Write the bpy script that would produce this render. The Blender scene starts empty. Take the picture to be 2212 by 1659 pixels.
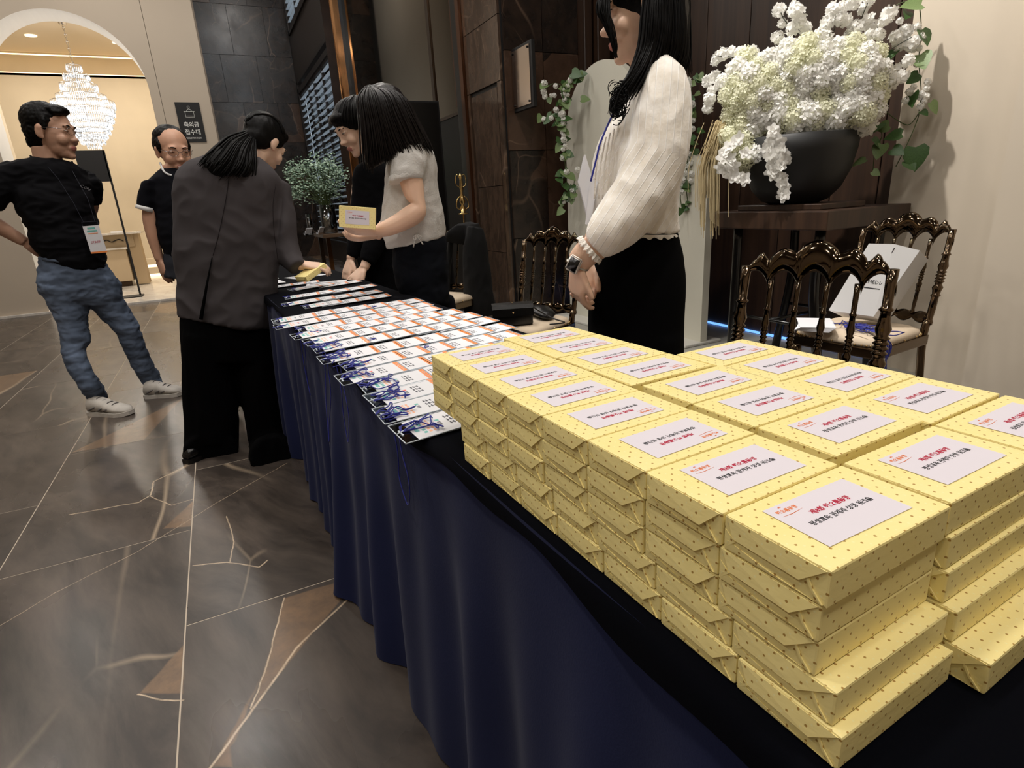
import bpy, bmesh, math, random
from mathutils import Vector, Matrix, noise, Euler
PI=math.pi
random.seed(7)
SC=bpy.context.scene; COL=SC.collection
# ---------------------------------------------------------------- camera
CH=1.10                                   # lens height above the floor
RX,RY,RZ=1.2579323,0.0570654,-0.4678354
FPX,IW,IH=1236.897,2212,1659
cam=bpy.data.cameras.new('camera'); cam.sensor_width=36; cam.lens=36*FPX/IW; cam.clip_start=0.02; cam.clip_end=100
camo=bpy.data.objects.new('camera',cam); COL.objects.link(camo)
camo.location=(0,0,CH); camo.rotation_euler=(RX,RY,RZ); SC.camera=camo
RM=Euler((RX,RY,RZ),'XYZ').to_matrix()
CO=Vector((0,0,CH))
def ray(px,py): return RM@Vector(((px-IW/2)/FPX,-(py-IH/2)/FPX,-1.0))
def onz(px,py,z): d=ray(px,py); return CO+d*((z-CH)/d.z)
def ony(px,py,y): d=ray(px,py); return CO+d*(y/d.y)
def onx(px,py,x): d=ray(px,py); return CO+d*(x/d.x)
# table frame: a = across (to the right), l = along (away)
TA=0.0442
TW=Vector((math.cos(TA),math.sin(TA),0)); TU=Vector((-math.sin(TA),math.cos(TA),0))
def T(a,l,z=0): return TW*a+TU*l+Vector((0,0,z))
# ---------------------------------------------------------------- world, exposure, lights
w=bpy.data.worlds.new('world'); SC.world=w; w.use_nodes=True
bg=w.node_tree.nodes['Background']; bg.inputs[0].default_value=(0.84,0.92,1.0,1); bg.inputs[1].default_value=2.4
SC.view_settings.view_transform='Standard'; SC.view_settings.look='None'; SC.view_settings.gamma=1
SC.view_settings.exposure=0.0
try: SC.view_settings.use_curve_mapping=False
except Exception: pass
SC.cycles.max_bounces=7; SC.cycles.diffuse_bounces=3; SC.cycles.glossy_bounces=4; SC.cycles.transmission_bounces=5; SC.cycles.transparent_max_bounces=16
SC.cycles.caustics_reflective=False; SC.cycles.caustics_refractive=False
SC.cycles.use_denoising=True; SC.cycles.sample_clamp_indirect=6
def lamp(name,kind,loc,power,color=(1,0.9,0.78),size=0.3,rot=(0,0,0),spot=None,blend=0.6):
    L=bpy.data.lights.new(name,kind); L.energy=power; L.color=color
    if kind=='AREA': L.shape='DISK'; L.size=size
    elif kind=='SPOT': L.shadow_soft_size=size; L.spot_size=spot; L.spot_blend=blend
    else: L.shadow_soft_size=size
    o=bpy.data.objects.new(name,L); COL.objects.link(o); o.location=loc; o.rotation_euler=rot; return o
WARM=(1.0,0.88,0.74); NEUT=(1.0,0.95,0.89)
HALL_Z=4.6
DOWN=[(x,y) for x in (-2.6,-0.7,1.2) for y in (-0.9,1.3,3.6,6.0,8.4)]
for x,y in DOWN:
    lamp('ceiling_or_fill_lamp','AREA',(x,y,HALL_Z-0.03),22,NEUT,0.22)
lamp('ceiling_or_fill_lamp','SPOT',(0.9,0.2,HALL_Z-0.05),84,NEUT,0.10,(0,0,0),math.radians(62))
lamp('ceiling_or_fill_lamp','SPOT',(0.0,-0.6,HALL_Z-0.05),60,WARM,0.08,(math.radians(20),math.radians(14),0),math.radians(70))
def aim(a,b): return tuple((Vector(b)-Vector(a)).to_track_quat('-Z','Y').to_euler())
lamp('ceiling_or_fill_lamp','SPOT',(0.75,0.25,4.5),170,NEUT,0.05,aim((0.75,0.25,4.5),(1.15,1.45,1.3)),math.radians(25))  # narrow fill spot added to brighten the white blouse
lamp('ceiling_or_fill_lamp','SPOT',(1.45,2.6,4.5),540,NEUT,0.05,aim((1.45,2.6,4.5),(3.15,1.45,1.15)),math.radians(50))
lamp('ceiling_or_fill_lamp','SPOT',(0.3,2.9,HALL_Z-0.05),120,NEUT,0.08,(0,math.radians(8),0),math.radians(60))
lamp('arch_fill','POINT',(-1.28,9.83,2.75),9,(1,0.96,0.92),0.15)  # unseen fill light added to brighten the arch soffit
lamp('ceiling_or_fill_lamp','SPOT',(2.0,2.4,HALL_Z-0.05),150,NEUT,0.06,(0,math.radians(14),0),math.radians(44))
# inner room behind the arch
for x,y in ((-2.6,11.4),(-1.0,11.4),(-2.6,13.6),(-0.8,13.6)):
    lamp('inner_room_lamp','AREA',(x,y,4.2),34,(1.0,0.90,0.76),0.3)
# ---------------------------------------------------------------- materials
MATS={}
def nt(m): return m.node_tree.nodes,m.node_tree.links
def mat(name,col,rough=0.6,metal=0.0,bump=0,bscale=200,var=0,vscale=8,emit=None,estr=0,sheen=0,spec=None,coat=0,trans=0,alpha=1,stretch=None):
    if name in MATS: return MATS[name]
    m=bpy.data.materials.new(name); m.use_nodes=True; N,L=nt(m); b=N['Principled BSDF']
    c=(*col,1)
    b.inputs['Base Color'].default_value=c; b.inputs['Roughness'].default_value=rough; b.inputs['Metallic'].default_value=metal
    if spec is not None: b.inputs['Specular IOR Level'].default_value=spec
    if sheen: b.inputs['Sheen Weight'].default_value=sheen; b.inputs['Sheen Roughness'].default_value=0.4
    if coat: b.inputs['Coat Weight'].default_value=coat; b.inputs['Coat Roughness'].default_value=0.06
    if trans: b.inputs['Transmission Weight'].default_value=trans
    if alpha<1: b.inputs['Alpha'].default_value=alpha
    if emit: b.inputs['Emission Color'].default_value=(*emit,1); b.inputs['Emission Strength'].default_value=estr
    if bump or var:
        tc=N.new('ShaderNodeTexCoord'); src=tc.outputs['Object']
        if stretch:
            mp=N.new('ShaderNodeMapping'); mp.inputs['Scale'].default_value=stretch; L.new(src,mp.inputs[0]); src=mp.outputs[0]
    if bump:
        n=N.new('ShaderNodeTexNoise'); n.inputs['Scale'].default_value=bscale; n.inputs['Detail'].default_value=4; L.new(src,n.inputs['Vector'])
        bp=N.new('ShaderNodeBump'); bp.inputs['Strength'].default_value=bump; bp.inputs['Distance'].default_value=0.004
        L.new(n.outputs[0],bp.inputs['Height']); L.new(bp.outputs[0],b.inputs['Normal'])
    if var:
        n=N.new('ShaderNodeTexNoise'); n.inputs['Scale'].default_value=vscale; n.inputs['Detail'].default_value=5; L.new(src,n.inputs['Vector'])
        r=N.new('ShaderNodeMapRange'); r.inputs[1].default_value=0.3; r.inputs[2].default_value=0.7; r.inputs[3].default_value=1-var; r.inputs[4].default_value=1+var
        L.new(n.outputs[0],r.inputs[0])
        mx=N.new('ShaderNodeVectorMath'); mx.operation='SCALE'; mx.inputs[0].default_value=col; L.new(r.outputs[0],mx.inputs['Scale']); L.new(mx.outputs[0],b.inputs['Base Color'])
    MATS[name]=m; return m
def s2l(r,g,b):
    f=lambda v:(v/255/12.92 if v<=10 else ((v/255+0.055)/1.055)**2.4)
    return (f(r),f(g),f(b))
class NB:
    """small node builder"""
    def __init__(s,m): s.N,s.L=nt(m)
    def n(s,t,**k):
        x=s.N.new(t)
        for a,v in k.items(): setattr(x,a,v)
        return x
    def put(s,i,v):
        if hasattr(v,'links') or hasattr(v,'is_linked') and not isinstance(v,(int,float,tuple)): s.L.new(v,i)
        else: i.default_value=v
    def math(s,op,a,b=0.0,c=None):
        x=s.n('ShaderNodeMath',operation=op); s.put(x.inputs[0],a); s.put(x.inputs[1],b)
        if c is not None: s.put(x.inputs[2],c)
        return x.outputs[0]
    def vm(s,op,a,b=None,out=0):
        x=s.n('ShaderNodeVectorMath',operation=op); s.put(x.inputs[0],a)
        if b is not None:
            if op=='SCALE': s.put(x.inputs['Scale'],b)
            else: s.put(x.inputs[1],b)
        return x.outputs[out]
    def rng(s,v,a,b,c=0.0,d=1.0,smooth=False):
        x=s.n('ShaderNodeMapRange'); 
        if smooth: x.interpolation_type='SMOOTHSTEP'
        s.put(x.inputs[0],v); x.inputs[1].default_value=a; x.inputs[2].default_value=b; x.inputs[3].default_value=c; x.inputs[4].default_value=d
        return x.outputs[0]
    def mix(s,f,a,b):
        x=s.n('ShaderNodeMix',data_type='RGBA'); s.put(x.inputs[0],f)
        for i,v in ((6,a),(7,b)):
            if isinstance(v,tuple): x.inputs[i].default_value=(*v,1) if len(v)==3 else v
            else: s.L.new(v,x.inputs[i])
        return x.outputs[2]
    def noise(s,vec,scale,detail=4,rough=0.55,out=0):
        x=s.n('ShaderNodeTexNoise'); s.put(x.inputs['Vector'],vec); x.inputs['Scale'].default_value=scale; x.inputs['Detail'].default_value=detail; x.inputs['Roughness'].default_value=rough
        return x.outputs[out]
def marble(name,base,light,gold,vein,rough,scale=1.0,goldthr=0.86,tris=(),segs=(),spec=0.5,aniso=(1.6,0.55,1.0),rot=0.5):
    m=bpy.data.materials.new(name); m.use_nodes=True; k=NB(m); b=k.N['Principled BSDF']
    geo=k.n('ShaderNodeNewGeometry'); oi=k.n('ShaderNodeObjectInfo')
    off=k.vm('SCALE',(13.1,7.7,5.3),oi.outputs['Random'])
    mp=k.n('ShaderNodeMapping'); mp.inputs['Rotation'].default_value=(0,0,rot); mp.inputs['Scale'].default_value=tuple(scale*a for a in aniso)
    k.L.new(geo.outputs['Position'],mp.inputs[0])
    p=k.vm('ADD',mp.outputs[0],off)
    nz=k.noise(p,1.1,3,0.5,1); pd=k.vm('ADD',p,k.vm('SCALE',nz,0.5))
    grain=k.noise(k.vm('MULTIPLY',pd,(1.5,5.0,3.0)),2.6,8,0.65)
    col=k.mix(k.rng(grain,0.38,0.68),base,light)
    vo=k.n('ShaderNodeTexVoronoi'); vo.inputs['Scale'].default_value=1.0; k.L.new(pd,vo.inputs['Vector'])
    ve=k.n('ShaderNodeTexVoronoi',feature='DISTANCE_TO_EDGE'); ve.inputs['Scale'].default_value=1.0; k.L.new(pd,ve.inputs['Vector'])
    sep=k.n('ShaderNodeSeparateColor'); k.L.new(vo.outputs['Color'],sep.inputs[0])
    g=k.math('GREATER_THAN',sep.outputs[0],goldthr)
    gp=k.math('MULTIPLY',g,k.rng(k.noise(p,9,6,0.7),0.3,0.7,0.45,1.0))
    col=k.mix(gp,col,gold)
    vm_=k.rng(k.noise(p,0.9,2),0.47,0.60)
    vl=k.math('MULTIPLY',k.rng(ve.outputs['Distance'],0.0,0.012,1,0),vm_)
    col=k.mix(k.math('MULTIPLY',vl,0.5),col,vein)
    ve2=k.n('ShaderNodeTexVoronoi',feature='DISTANCE_TO_EDGE'); ve2.inputs['Scale'].default_value=2.3; k.L.new(k.vm('ADD',pd,(3.3,1.1,2.2)),ve2.inputs['Vector'])
    vl2=k.math('MULTIPLY',k.rng(ve2.outputs['Distance'],0.0,0.012,1,0),k.rng(k.noise(p,1.7,3),0.54,0.64))
    col=k.mix(k.math('MULTIPLY',vl2,0.45),col,vein)
    if tris or segs:
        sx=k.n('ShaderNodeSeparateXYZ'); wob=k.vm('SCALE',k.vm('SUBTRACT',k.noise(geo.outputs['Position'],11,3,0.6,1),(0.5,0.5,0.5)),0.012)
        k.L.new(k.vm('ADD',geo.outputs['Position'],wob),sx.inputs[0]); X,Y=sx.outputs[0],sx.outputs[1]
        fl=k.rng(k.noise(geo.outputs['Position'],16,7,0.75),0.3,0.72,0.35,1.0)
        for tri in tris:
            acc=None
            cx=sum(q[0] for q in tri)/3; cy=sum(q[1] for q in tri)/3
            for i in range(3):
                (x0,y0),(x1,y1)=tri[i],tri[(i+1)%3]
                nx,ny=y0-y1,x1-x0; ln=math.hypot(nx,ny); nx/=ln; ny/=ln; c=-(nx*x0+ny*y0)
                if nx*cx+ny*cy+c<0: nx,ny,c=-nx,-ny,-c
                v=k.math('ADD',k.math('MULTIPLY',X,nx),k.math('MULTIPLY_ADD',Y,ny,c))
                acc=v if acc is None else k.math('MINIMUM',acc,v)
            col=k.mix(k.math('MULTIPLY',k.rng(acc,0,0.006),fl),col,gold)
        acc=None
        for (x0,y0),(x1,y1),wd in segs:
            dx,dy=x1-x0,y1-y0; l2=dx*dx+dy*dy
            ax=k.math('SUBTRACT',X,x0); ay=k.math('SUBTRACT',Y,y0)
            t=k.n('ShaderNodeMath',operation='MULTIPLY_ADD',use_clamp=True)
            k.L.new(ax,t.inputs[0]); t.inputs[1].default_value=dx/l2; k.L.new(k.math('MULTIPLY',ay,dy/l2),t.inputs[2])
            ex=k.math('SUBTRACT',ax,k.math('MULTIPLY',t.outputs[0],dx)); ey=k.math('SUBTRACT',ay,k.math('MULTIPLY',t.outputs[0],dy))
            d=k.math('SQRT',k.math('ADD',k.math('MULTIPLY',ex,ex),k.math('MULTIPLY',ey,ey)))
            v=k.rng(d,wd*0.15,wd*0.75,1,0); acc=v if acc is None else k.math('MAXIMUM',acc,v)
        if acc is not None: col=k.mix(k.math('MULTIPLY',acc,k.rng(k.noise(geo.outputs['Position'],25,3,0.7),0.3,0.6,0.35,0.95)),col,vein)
    k.L.new(col,b.inputs['Base Color']); b.inputs['Specular IOR Level'].default_value=spec
    rr=k.rng(k.noise(p,3,4),0.3,0.7,rough*0.8,rough*1.25); k.L.new(rr,b.inputs['Roughness'])
    MATS[name]=m; return m
def petal(name,c,tr=0.4):
    m=bpy.data.materials.new(name); m.use_nodes=True; k=NB(m); N=k.N; b=N['Principled BSDF']; b.inputs['Base Color'].default_value=(*c,1); b.inputs['Roughness'].default_value=0.7; b.inputs['Specular IOR Level'].default_value=0.2
    t=N.new('ShaderNodeBsdfTranslucent'); t.inputs[0].default_value=(*c,1); mx=N.new('ShaderNodeMixShader'); mx.inputs[0].default_value=tr
    k.L.new(b.outputs[0],mx.inputs[1]); k.L.new(t.outputs[0],mx.inputs[2]); k.L.new(mx.outputs[0],N['Material Output'].inputs[0]); MATS[name]=m; return m
def wood(name,c1,c2,rough=0.5,scale=1.0,axis=2,coat=0):
    m=bpy.data.materials.new(name); m.use_nodes=True; k=NB(m); b=k.N['Principled BSDF']
    geo=k.n('ShaderNodeTexCoord'); oi=k.n('ShaderNodeObjectInfo'); off=k.vm('SCALE',(9.1,5.7,7.3),oi.outputs['Random'])
    s=[14.0*scale]*3; s[axis]=0.7*scale
    p=k.vm('ADD',k.vm('MULTIPLY',geo.outputs['Object'],tuple(s)),off)
    g=k.noise(p,1.4,7,0.62); col=k.mix(k.rng(g,0.35,0.68),c1,c2)
    k.L.new(col,b.inputs['Base Color']); b.inputs['Roughness'].default_value=rough; b.inputs['Coat Weight'].default_value=coat
    bp=k.n('ShaderNodeBump'); bp.inputs['Strength'].default_value=0.15; bp.inputs['Distance'].default_value=0.002; k.L.new(g,bp.inputs['Height']); k.L.new(bp.outputs[0],b.inputs['Normal'])
    MATS[name]=m; return m
def glass(name,col=(0.9,0.95,1.0),rough=0.02,mixf=0.75):
    m=bpy.data.materials.new(name); m.use_nodes=True; k=NB(m); N=k.N; out=N['Material Output']; N.remove(N['Principled BSDF'])
    t=N.new('ShaderNodeBsdfTransparent'); t.inputs[0].default_value=(*col,1); g=N.new('ShaderNodeBsdfGlossy'); g.inputs['Roughness'].default_value=rough
    fr=N.new('ShaderNodeFresnel'); fr.inputs[0].default_value=1.45; mx=N.new('ShaderNodeMixShader'); f=k.math('MULTIPLY_ADD',fr.outputs[0],1.0,1-mixf if mixf<1 else 0)
    k.L.new(f,mx.inputs[0]); k.L.new(t.outputs[0],mx.inputs[1]); k.L.new(g.outputs[0],mx.inputs[2]); k.L.new(mx.outputs[0],out.inputs[0])
    MATS[name]=m; return m
# ---------------------------------------------------------------- object helpers
def addtag(o,label=None,cat=None,group=None,kind=None):
    if label: o['label']=label
    if cat: o['category']=cat
    if group: o['group']=group
    if kind: o['kind']=kind
    return o
def link(name,me,parent=None,loc=None,rot=None):
    o=bpy.data.objects.new(name,me); COL.objects.link(o)
    if parent is not None: o.parent=parent
    if loc is not None: o.location=loc
    if rot is not None: o.rotation_euler=rot
    return o
def empty(name,loc,rz=0,label=None,cat=None,group=None):
    o=bpy.data.objects.new(name,None); COL.objects.link(o); o.location=loc; o.rotation_euler=(0,0,rz); o.empty_display_size=0.05
    return addtag(o,label,cat,group)
def tomesh(name,bm,mats,smooth=False):
    me=bpy.data.meshes.new(name); bm.normal_update(); bm.to_mesh(me); bm.free()
    for m in (mats if isinstance(mats,(list,tuple)) else [mats]): me.materials.append(m)
    if smooth: me.polygons.foreach_set('use_smooth',[True]*len(me.polygons))
    return me
def obj(name,bm,mats,parent=None,smooth=False,world=True):
    """mesh given in world coordinates; when the parent is an Empty at a place, shift so it stays put"""
    me=tomesh(name,bm,mats,smooth)
    if parent is not None and world:
        p=parent; M=Matrix()
        while p is not None:
            M=Matrix.Translation(p.location)@p.rotation_euler.to_matrix().to_4x4()@M; p=p.parent
        me.transform(M.inverted())
    return link(name,me,parent)
def box(bm,a,b,mi=0,M=None):
    v=[]
    for z in (a[2],b[2]):
        for x,y in ((a[0],a[1]),(b[0],a[1]),(b[0],b[1]),(a[0],b[1])):
            p=Vector((x,y,z)); v.append(bm.verts.new(M@p if M else p))
    fs=[(3,2,1,0),(4,5,6,7),(0,1,5,4),(1,2,6,5),(2,3,7,6),(3,0,4,7)]
    r=[]
    for f in fs:
        q=bm.faces.new([v[i] for i in f]); q.material_index=mi; r.append(q)
    return r
def bevel(bm,w=0.004,seg=1):
    bmesh.ops.bevel(bm,geom=list(bm.edges),offset=w,segments=seg,affect='EDGES',profile=0.6,clamp_overlap=True)
def loft(bm,rings,cap=True,mi=0,closed=True):
    vs=[[bm.verts.new(p) for p in r] for r in rings]; n=len(rings[0])
    for i in range(len(vs)-1):
        for j in range(n if closed else n-1):
            k2=(j+1)%n
            f=bm.faces.new((vs[i][j],vs[i][k2],vs[i+1][k2],vs[i+1][j])); f.material_index=mi
    if cap and closed:
        f=bm.faces.new(list(reversed(vs[0]))); f.material_index=mi
        f=bm.faces.new(vs[-1]); f.material_index=mi
    return vs
def frame(t,ref=None):
    t=t.normalized(); ref=ref or (Vector((0,0,1)) if abs(t.z)<0.9 else Vector((1,0,0)))
    a=t.cross(ref).normalized(); return a,t.cross(a).normalized()*-1
def tube(bm,pts,rad,n=8,mi=0,cap=True):
    pts=[Vector(p) for p in pts]; rings=[]; a=None
    for i,p in enumerate(pts):
        t=(pts[min(i+1,len(pts)-1)]-pts[max(i-1,0)])
        if t.length<1e-9: t=Vector((0,0,1))
        t.normalize()
        if a is None: a,b=frame(t)
        else:
            a=(a-t*a.dot(t)); a=a.normalized() if a.length>1e-6 else frame(t)[0]
        b=t.cross(a); r=rad[i] if isinstance(rad,(list,tuple)) else rad
        rings.append([p+(a*math.cos(2*PI*j/n)+b*math.sin(2*PI*j/n))*r for j in range(n)])
    loft(bm,rings,cap,mi)
def lathe(bm,prof,axis0=Vector((0,0,0)),n=20,mi=0,M=None,cap=True):
    rings=[]
    for r,z in prof:
        ring=[]
        for j in range(n):
            p=Vector((r*math.cos(2*PI*j/n),r*math.sin(2*PI*j/n),z))+axis0
            ring.append(M@p if M else p)
        rings.append(ring)
    loft(bm,rings,cap,mi)
def ell(bm,c,r,M=None,seg=14,rings=9,mi=0):
    vs=bmesh.ops.create_uvsphere(bm,u_segments=seg,v_segments=rings,radius=1)['verts']
    for v in vs:
        p=Vector((v.co.x*r[0],v.co.y*r[1],v.co.z*r[2]))
        if M is not None: v.co=M@(Vector(c)+p)
        else: v.co=Vector(c)+p
    if mi:
        for v in vs:
            for f in v.link_faces: f.material_index=mi
def remesh(bm,vox,smooth=3,name='m'):
    me=bpy.data.meshes.new(name); bm.to_mesh(me); bm.free()
    o=bpy.data.objects.new(name,me); COL.objects.link(o)
    r=o.modifiers.new('r','REMESH'); r.mode='VOXEL'; r.voxel_size=vox; r.use_smooth_shade=True
    if smooth:
        s=o.modifiers.new('s','SMOOTH'); s.iterations=smooth; s.factor=0.5
    dg=bpy.context.evaluated_depsgraph_get(); dg.update()
    m2=bpy.data.meshes.new_from_object(o.evaluated_get(dg)); bpy.data.objects.remove(o); bpy.data.meshes.remove(me)
    return m2
def bez(ps,n=10):
    """Catmull-Rom through the points"""
    ps=[Vector(p) for p in ps]; out=[]
    q=[ps[0]*2-ps[1]]+ps+[ps[-1]*2-ps[-2]]
    for i in range(1,len(q)-2):
        for k in range(n):
            t=k/n; a,b,c,d=q[i-1],q[i],q[i+1],q[i+2]
            out.append(0.5*((2*b)+(c-a)*t+(2*a-5*b+4*c-d)*t*t+(3*b-a-3*c+d)*t**3))
    out.append(ps[-1]); return out
def wall_rect(bm,p0,p1,z0,z1,mi=0):
    v=[bm.verts.new((p0[0],p0[1],z0)),bm.verts.new((p1[0],p1[1],z0)),bm.verts.new((p1[0],p1[1],z1)),bm.verts.new((p0[0],p0[1],z1))]
    f=bm.faces.new(v); f.material_index=mi
def text_mesh(s,size,resol=2,extr=0.0,font=None,align='CENTER',bold=0.0):
    c=bpy.data.curves.new('t','FONT'); c.body=s; c.size=size; c.resolution_u=resol; c.extrude=extr; c.align_x=align; c.align_y='CENTER'; c.offset=bold
    o=bpy.data.objects.new('t',c); COL.objects.link(o); dg=bpy.context.evaluated_depsgraph_get(); dg.update()
    me=bpy.data.meshes.new_from_object(o.evaluated_get(dg)); bpy.data.objects.remove(o); return me
def add_mesh(bm,me,M=None,mi=0):
    n0=len(bm.verts); f0=len(bm.faces); bm.from_mesh(me); bm.verts.ensure_lookup_table(); bm.faces.ensure_lookup_table()
    if M is not None:
        for v in bm.verts[n0:]: v.co=M@v.co
    for f in bm.faces[f0:]: f.material_index=mi
def mesh_w(me): 
    xs=[v.co.x for v in me.vertices]; return (max(xs)-min(xs)) if xs else 1
# ================================================================ STRUCTURE
def fl(px,py): p=onz(px,py,0); return (p.x,p.y)
G=s2l
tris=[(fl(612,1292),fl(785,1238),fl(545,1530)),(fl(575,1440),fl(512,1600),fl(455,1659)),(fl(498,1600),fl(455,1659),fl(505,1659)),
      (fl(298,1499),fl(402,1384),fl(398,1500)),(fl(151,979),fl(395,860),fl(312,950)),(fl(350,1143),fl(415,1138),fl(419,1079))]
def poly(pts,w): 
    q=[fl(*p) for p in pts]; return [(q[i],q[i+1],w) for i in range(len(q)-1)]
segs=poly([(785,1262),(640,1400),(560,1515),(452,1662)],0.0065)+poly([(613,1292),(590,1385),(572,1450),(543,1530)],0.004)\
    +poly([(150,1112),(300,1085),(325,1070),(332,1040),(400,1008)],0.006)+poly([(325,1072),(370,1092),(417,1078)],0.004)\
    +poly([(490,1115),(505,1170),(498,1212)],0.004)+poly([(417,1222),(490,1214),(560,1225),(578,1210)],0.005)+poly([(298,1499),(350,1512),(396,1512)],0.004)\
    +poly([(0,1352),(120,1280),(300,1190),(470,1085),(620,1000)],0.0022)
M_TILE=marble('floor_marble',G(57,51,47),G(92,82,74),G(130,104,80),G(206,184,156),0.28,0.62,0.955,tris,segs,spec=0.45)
M_DARK=marble('wall_marble',G(30,24,21),G(56,43,35),G(88,66,52),G(150,124,104),0.26,0.9,0.78,spec=0.45,aniso=(1,1,0.8),rot=0.3)
M_GROUT=mat('floor_grout',G(190,176,158),0.8)
M_BEIGE=mat('beige_plaster',G(196,182,164),0.85,bump=0.08,bscale=60,var=0.03,vscale=1.5)
M_BEIGE2=mat('inner_plaster',G(212,198,174),0.85,bump=0.08,bscale=50,var=0.04,vscale=2)
M_SOFFIT=mat('arch_soffit_lit_tone',G(240,238,234),0.8,bump=0.05,bscale=80)  # soffit whitened: light on the arch reveal is put into the colour
M_CEIL=mat('ceiling_paint',G(150,140,128),0.9)
M_WHITEM=marble('inner_floor_marble',G(205,198,190),G(232,228,220),G(190,178,160),G(150,140,130),0.18,0.8,0.95)
M_PIERW=mat('right_wall_plaster',G(206,194,176),0.85,bump=0.05,bscale=50,var=0.03,vscale=1.2)
M_BLACK=mat('black_lacquer',G(10,9,9),0.25); M_BLACKP=mat('black_wall_panel',G(9,8,8),0.35,spec=0.2)
M_BLACKM=mat('black_matte',G(14,14,15),0.6)
M_COPPER=mat('bronze_metal',G(160,112,72),0.13,1.0,var=0.12,vscale=3)
M_DARKMET=mat('dark_bronze_trim',G(70,56,44),0.3,0.8)
M_MIRROR=mat('bronze_mirror',(0.16,0.12,0.075),0.03,1.0)
M_PWOOD=wood('walnut_panel',G(44,30,22),G(66,46,33),0.42)
M_SLAT=petal('louvre_slat',G(220,226,232),0.5)
M_WFRAME=mat('window_frame_bronze',G(44,36,32),0.4,0.3)
M_SKYLED=mat('blue_led_strip',G(80,140,255),0.5,emit=G(110,165,255),estr=1.6)
M_WARMLED=mat('warm_led_strip',G(255,210,140),0.5,emit=(1.0,0.78,0.48),estr=2.2)
M_GLASS=glass('window_glass',(0.95,0.98,1.0),0.02,0.98)
def S(o): o['kind']='structure'; return o
def sobj(name,bm,m,parent=None,smooth=False):
    o=obj(name,bm,m,parent,smooth)
    if parent is None: S(o)
    return o
# ---- floor and its tiles
bm=bmesh.new(); box(bm,(-5.2,-3.2,-0.12),(3.9,9.56,-0.0008)); box(bm,(0.303,9.56,-0.12),(2.6,15.9,-0.0008)); floor=sobj('floor',bm,M_GROUT)
TX,TY,G0=0.583,1.166,0.0020
tile_me={}
for c in range(-9,8):
    x0=-0.283+TX*c; x1=x0+TX
    off=1.64 if c%2==0 else 2.226
    for r in range(-3,13):
        y0=off+TY*r; y1=y0+TY
        if x1<-5.1 or x0>3.7 or y1<-2.0: continue
        if y0>9.4 and (x0<0.25 or x0>2.3 or y0>15.7): continue
        if x0<0.25 and y0>9.4: continue
        cy1=min(y1,9.545 if x0<0.25 else 15.8); cx1=min(x1,3.5)
        w,d=round(cx1-x0,4),round(cy1-y0,4)
        if w<0.05 or d<0.05: continue
        if (w,d) not in tile_me:
            b=bmesh.new(); box(b,(G0,G0,-0.010),(w-G0,d-G0,0)); tile_me[(w,d)]=tomesh('tile',b,M_TILE)
        link('tile',tile_me[(w,d)],floor,(x0,y0,0))
# ---- inner floor + kerb
bm=bmesh.new(); box(bm,(-5.2,9.56,-0.12),(0.18,15.6,0.004)); sobj('floor_inner',bm,M_WHITEM)
bm=bmesh.new(); box(bm,(-5.2,9.50,-0.02),(0.3,9.60,0.03)); box(bm,(-2.15,9.6,-0.02),(-0.41,10.08,0.03)); bevel(bm,0.004); sobj('trim_1',bm,M_WHITEM)
# ---- arch wall
AX,AR,AZ=-1.285,0.872,2.72
bm=bmesh.new(); Y0,Y1,ZT=9.55,10.08,6.6
box(bm,(-5.2,Y0,0),(AX-AR,Y1,AZ)); box(bm,(AX+AR,Y0,0),(-0.303,Y1,AZ))
box(bm,(-5.2,Y0,AZ),(AX-AR,Y1,ZT)); box(bm,(AX+AR,Y0,AZ),(-0.303,Y1,ZT))
NA=40
for i in range(NA):
    t0,t1=PI-PI*i/NA,PI-PI*(i+1)/NA
    xa,za=AX+AR*math.cos(t0),AZ+AR*math.sin(t0); xb,zb=AX+AR*math.cos(t1),AZ+AR*math.sin(t1)
    for y,fl_ in ((Y0,0),(Y1,1)):
        v=[bm.verts.new(p) for p in ((xa,y,za),(xb,y,zb),(xb,y,ZT),(xa,y,ZT))]
        bm.faces.new(v if not fl_ else v[::-1])
    v=[bm.verts.new(p) for p in ((xa,Y0+0.0005,za),(xa,Y1,za),(xb,Y1,zb),(xb,Y0+0.0005,zb))]; f=bm.faces.new(v); f.material_index=1
for x,s in ((AX-AR+0.0006,1),(AX+AR-0.0006,-1)):
    v=[bm.verts.new(p) for p in ((x,Y0+0.001,0.03),(x,Y1,0.03),(x,Y1,AZ),(x,Y0+0.001,AZ))]; f=bm.faces.new(v if s<0 else v[::-1]); f.material_index=1
wall_arch=sobj('wall_back',bm,[M_BEIGE,M_SOFFIT])
bm=bmesh.new(); box(bm,(-0.297,Y0,0),(0.285,Y1,ZT)); sobj('wall_column',bm,M_BEIGE)
bm=bmesh.new(); box(bm,(-0.303,Y0+0.01,0),(-0.297,Y1-0.01,ZT)); box(bm,(0.285,Y0-0.004,0),(0.305,Y1,ZT)); sobj('trim_2',bm,mat('joint_shadow_gap',G(120,108,95),0.7))
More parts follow.
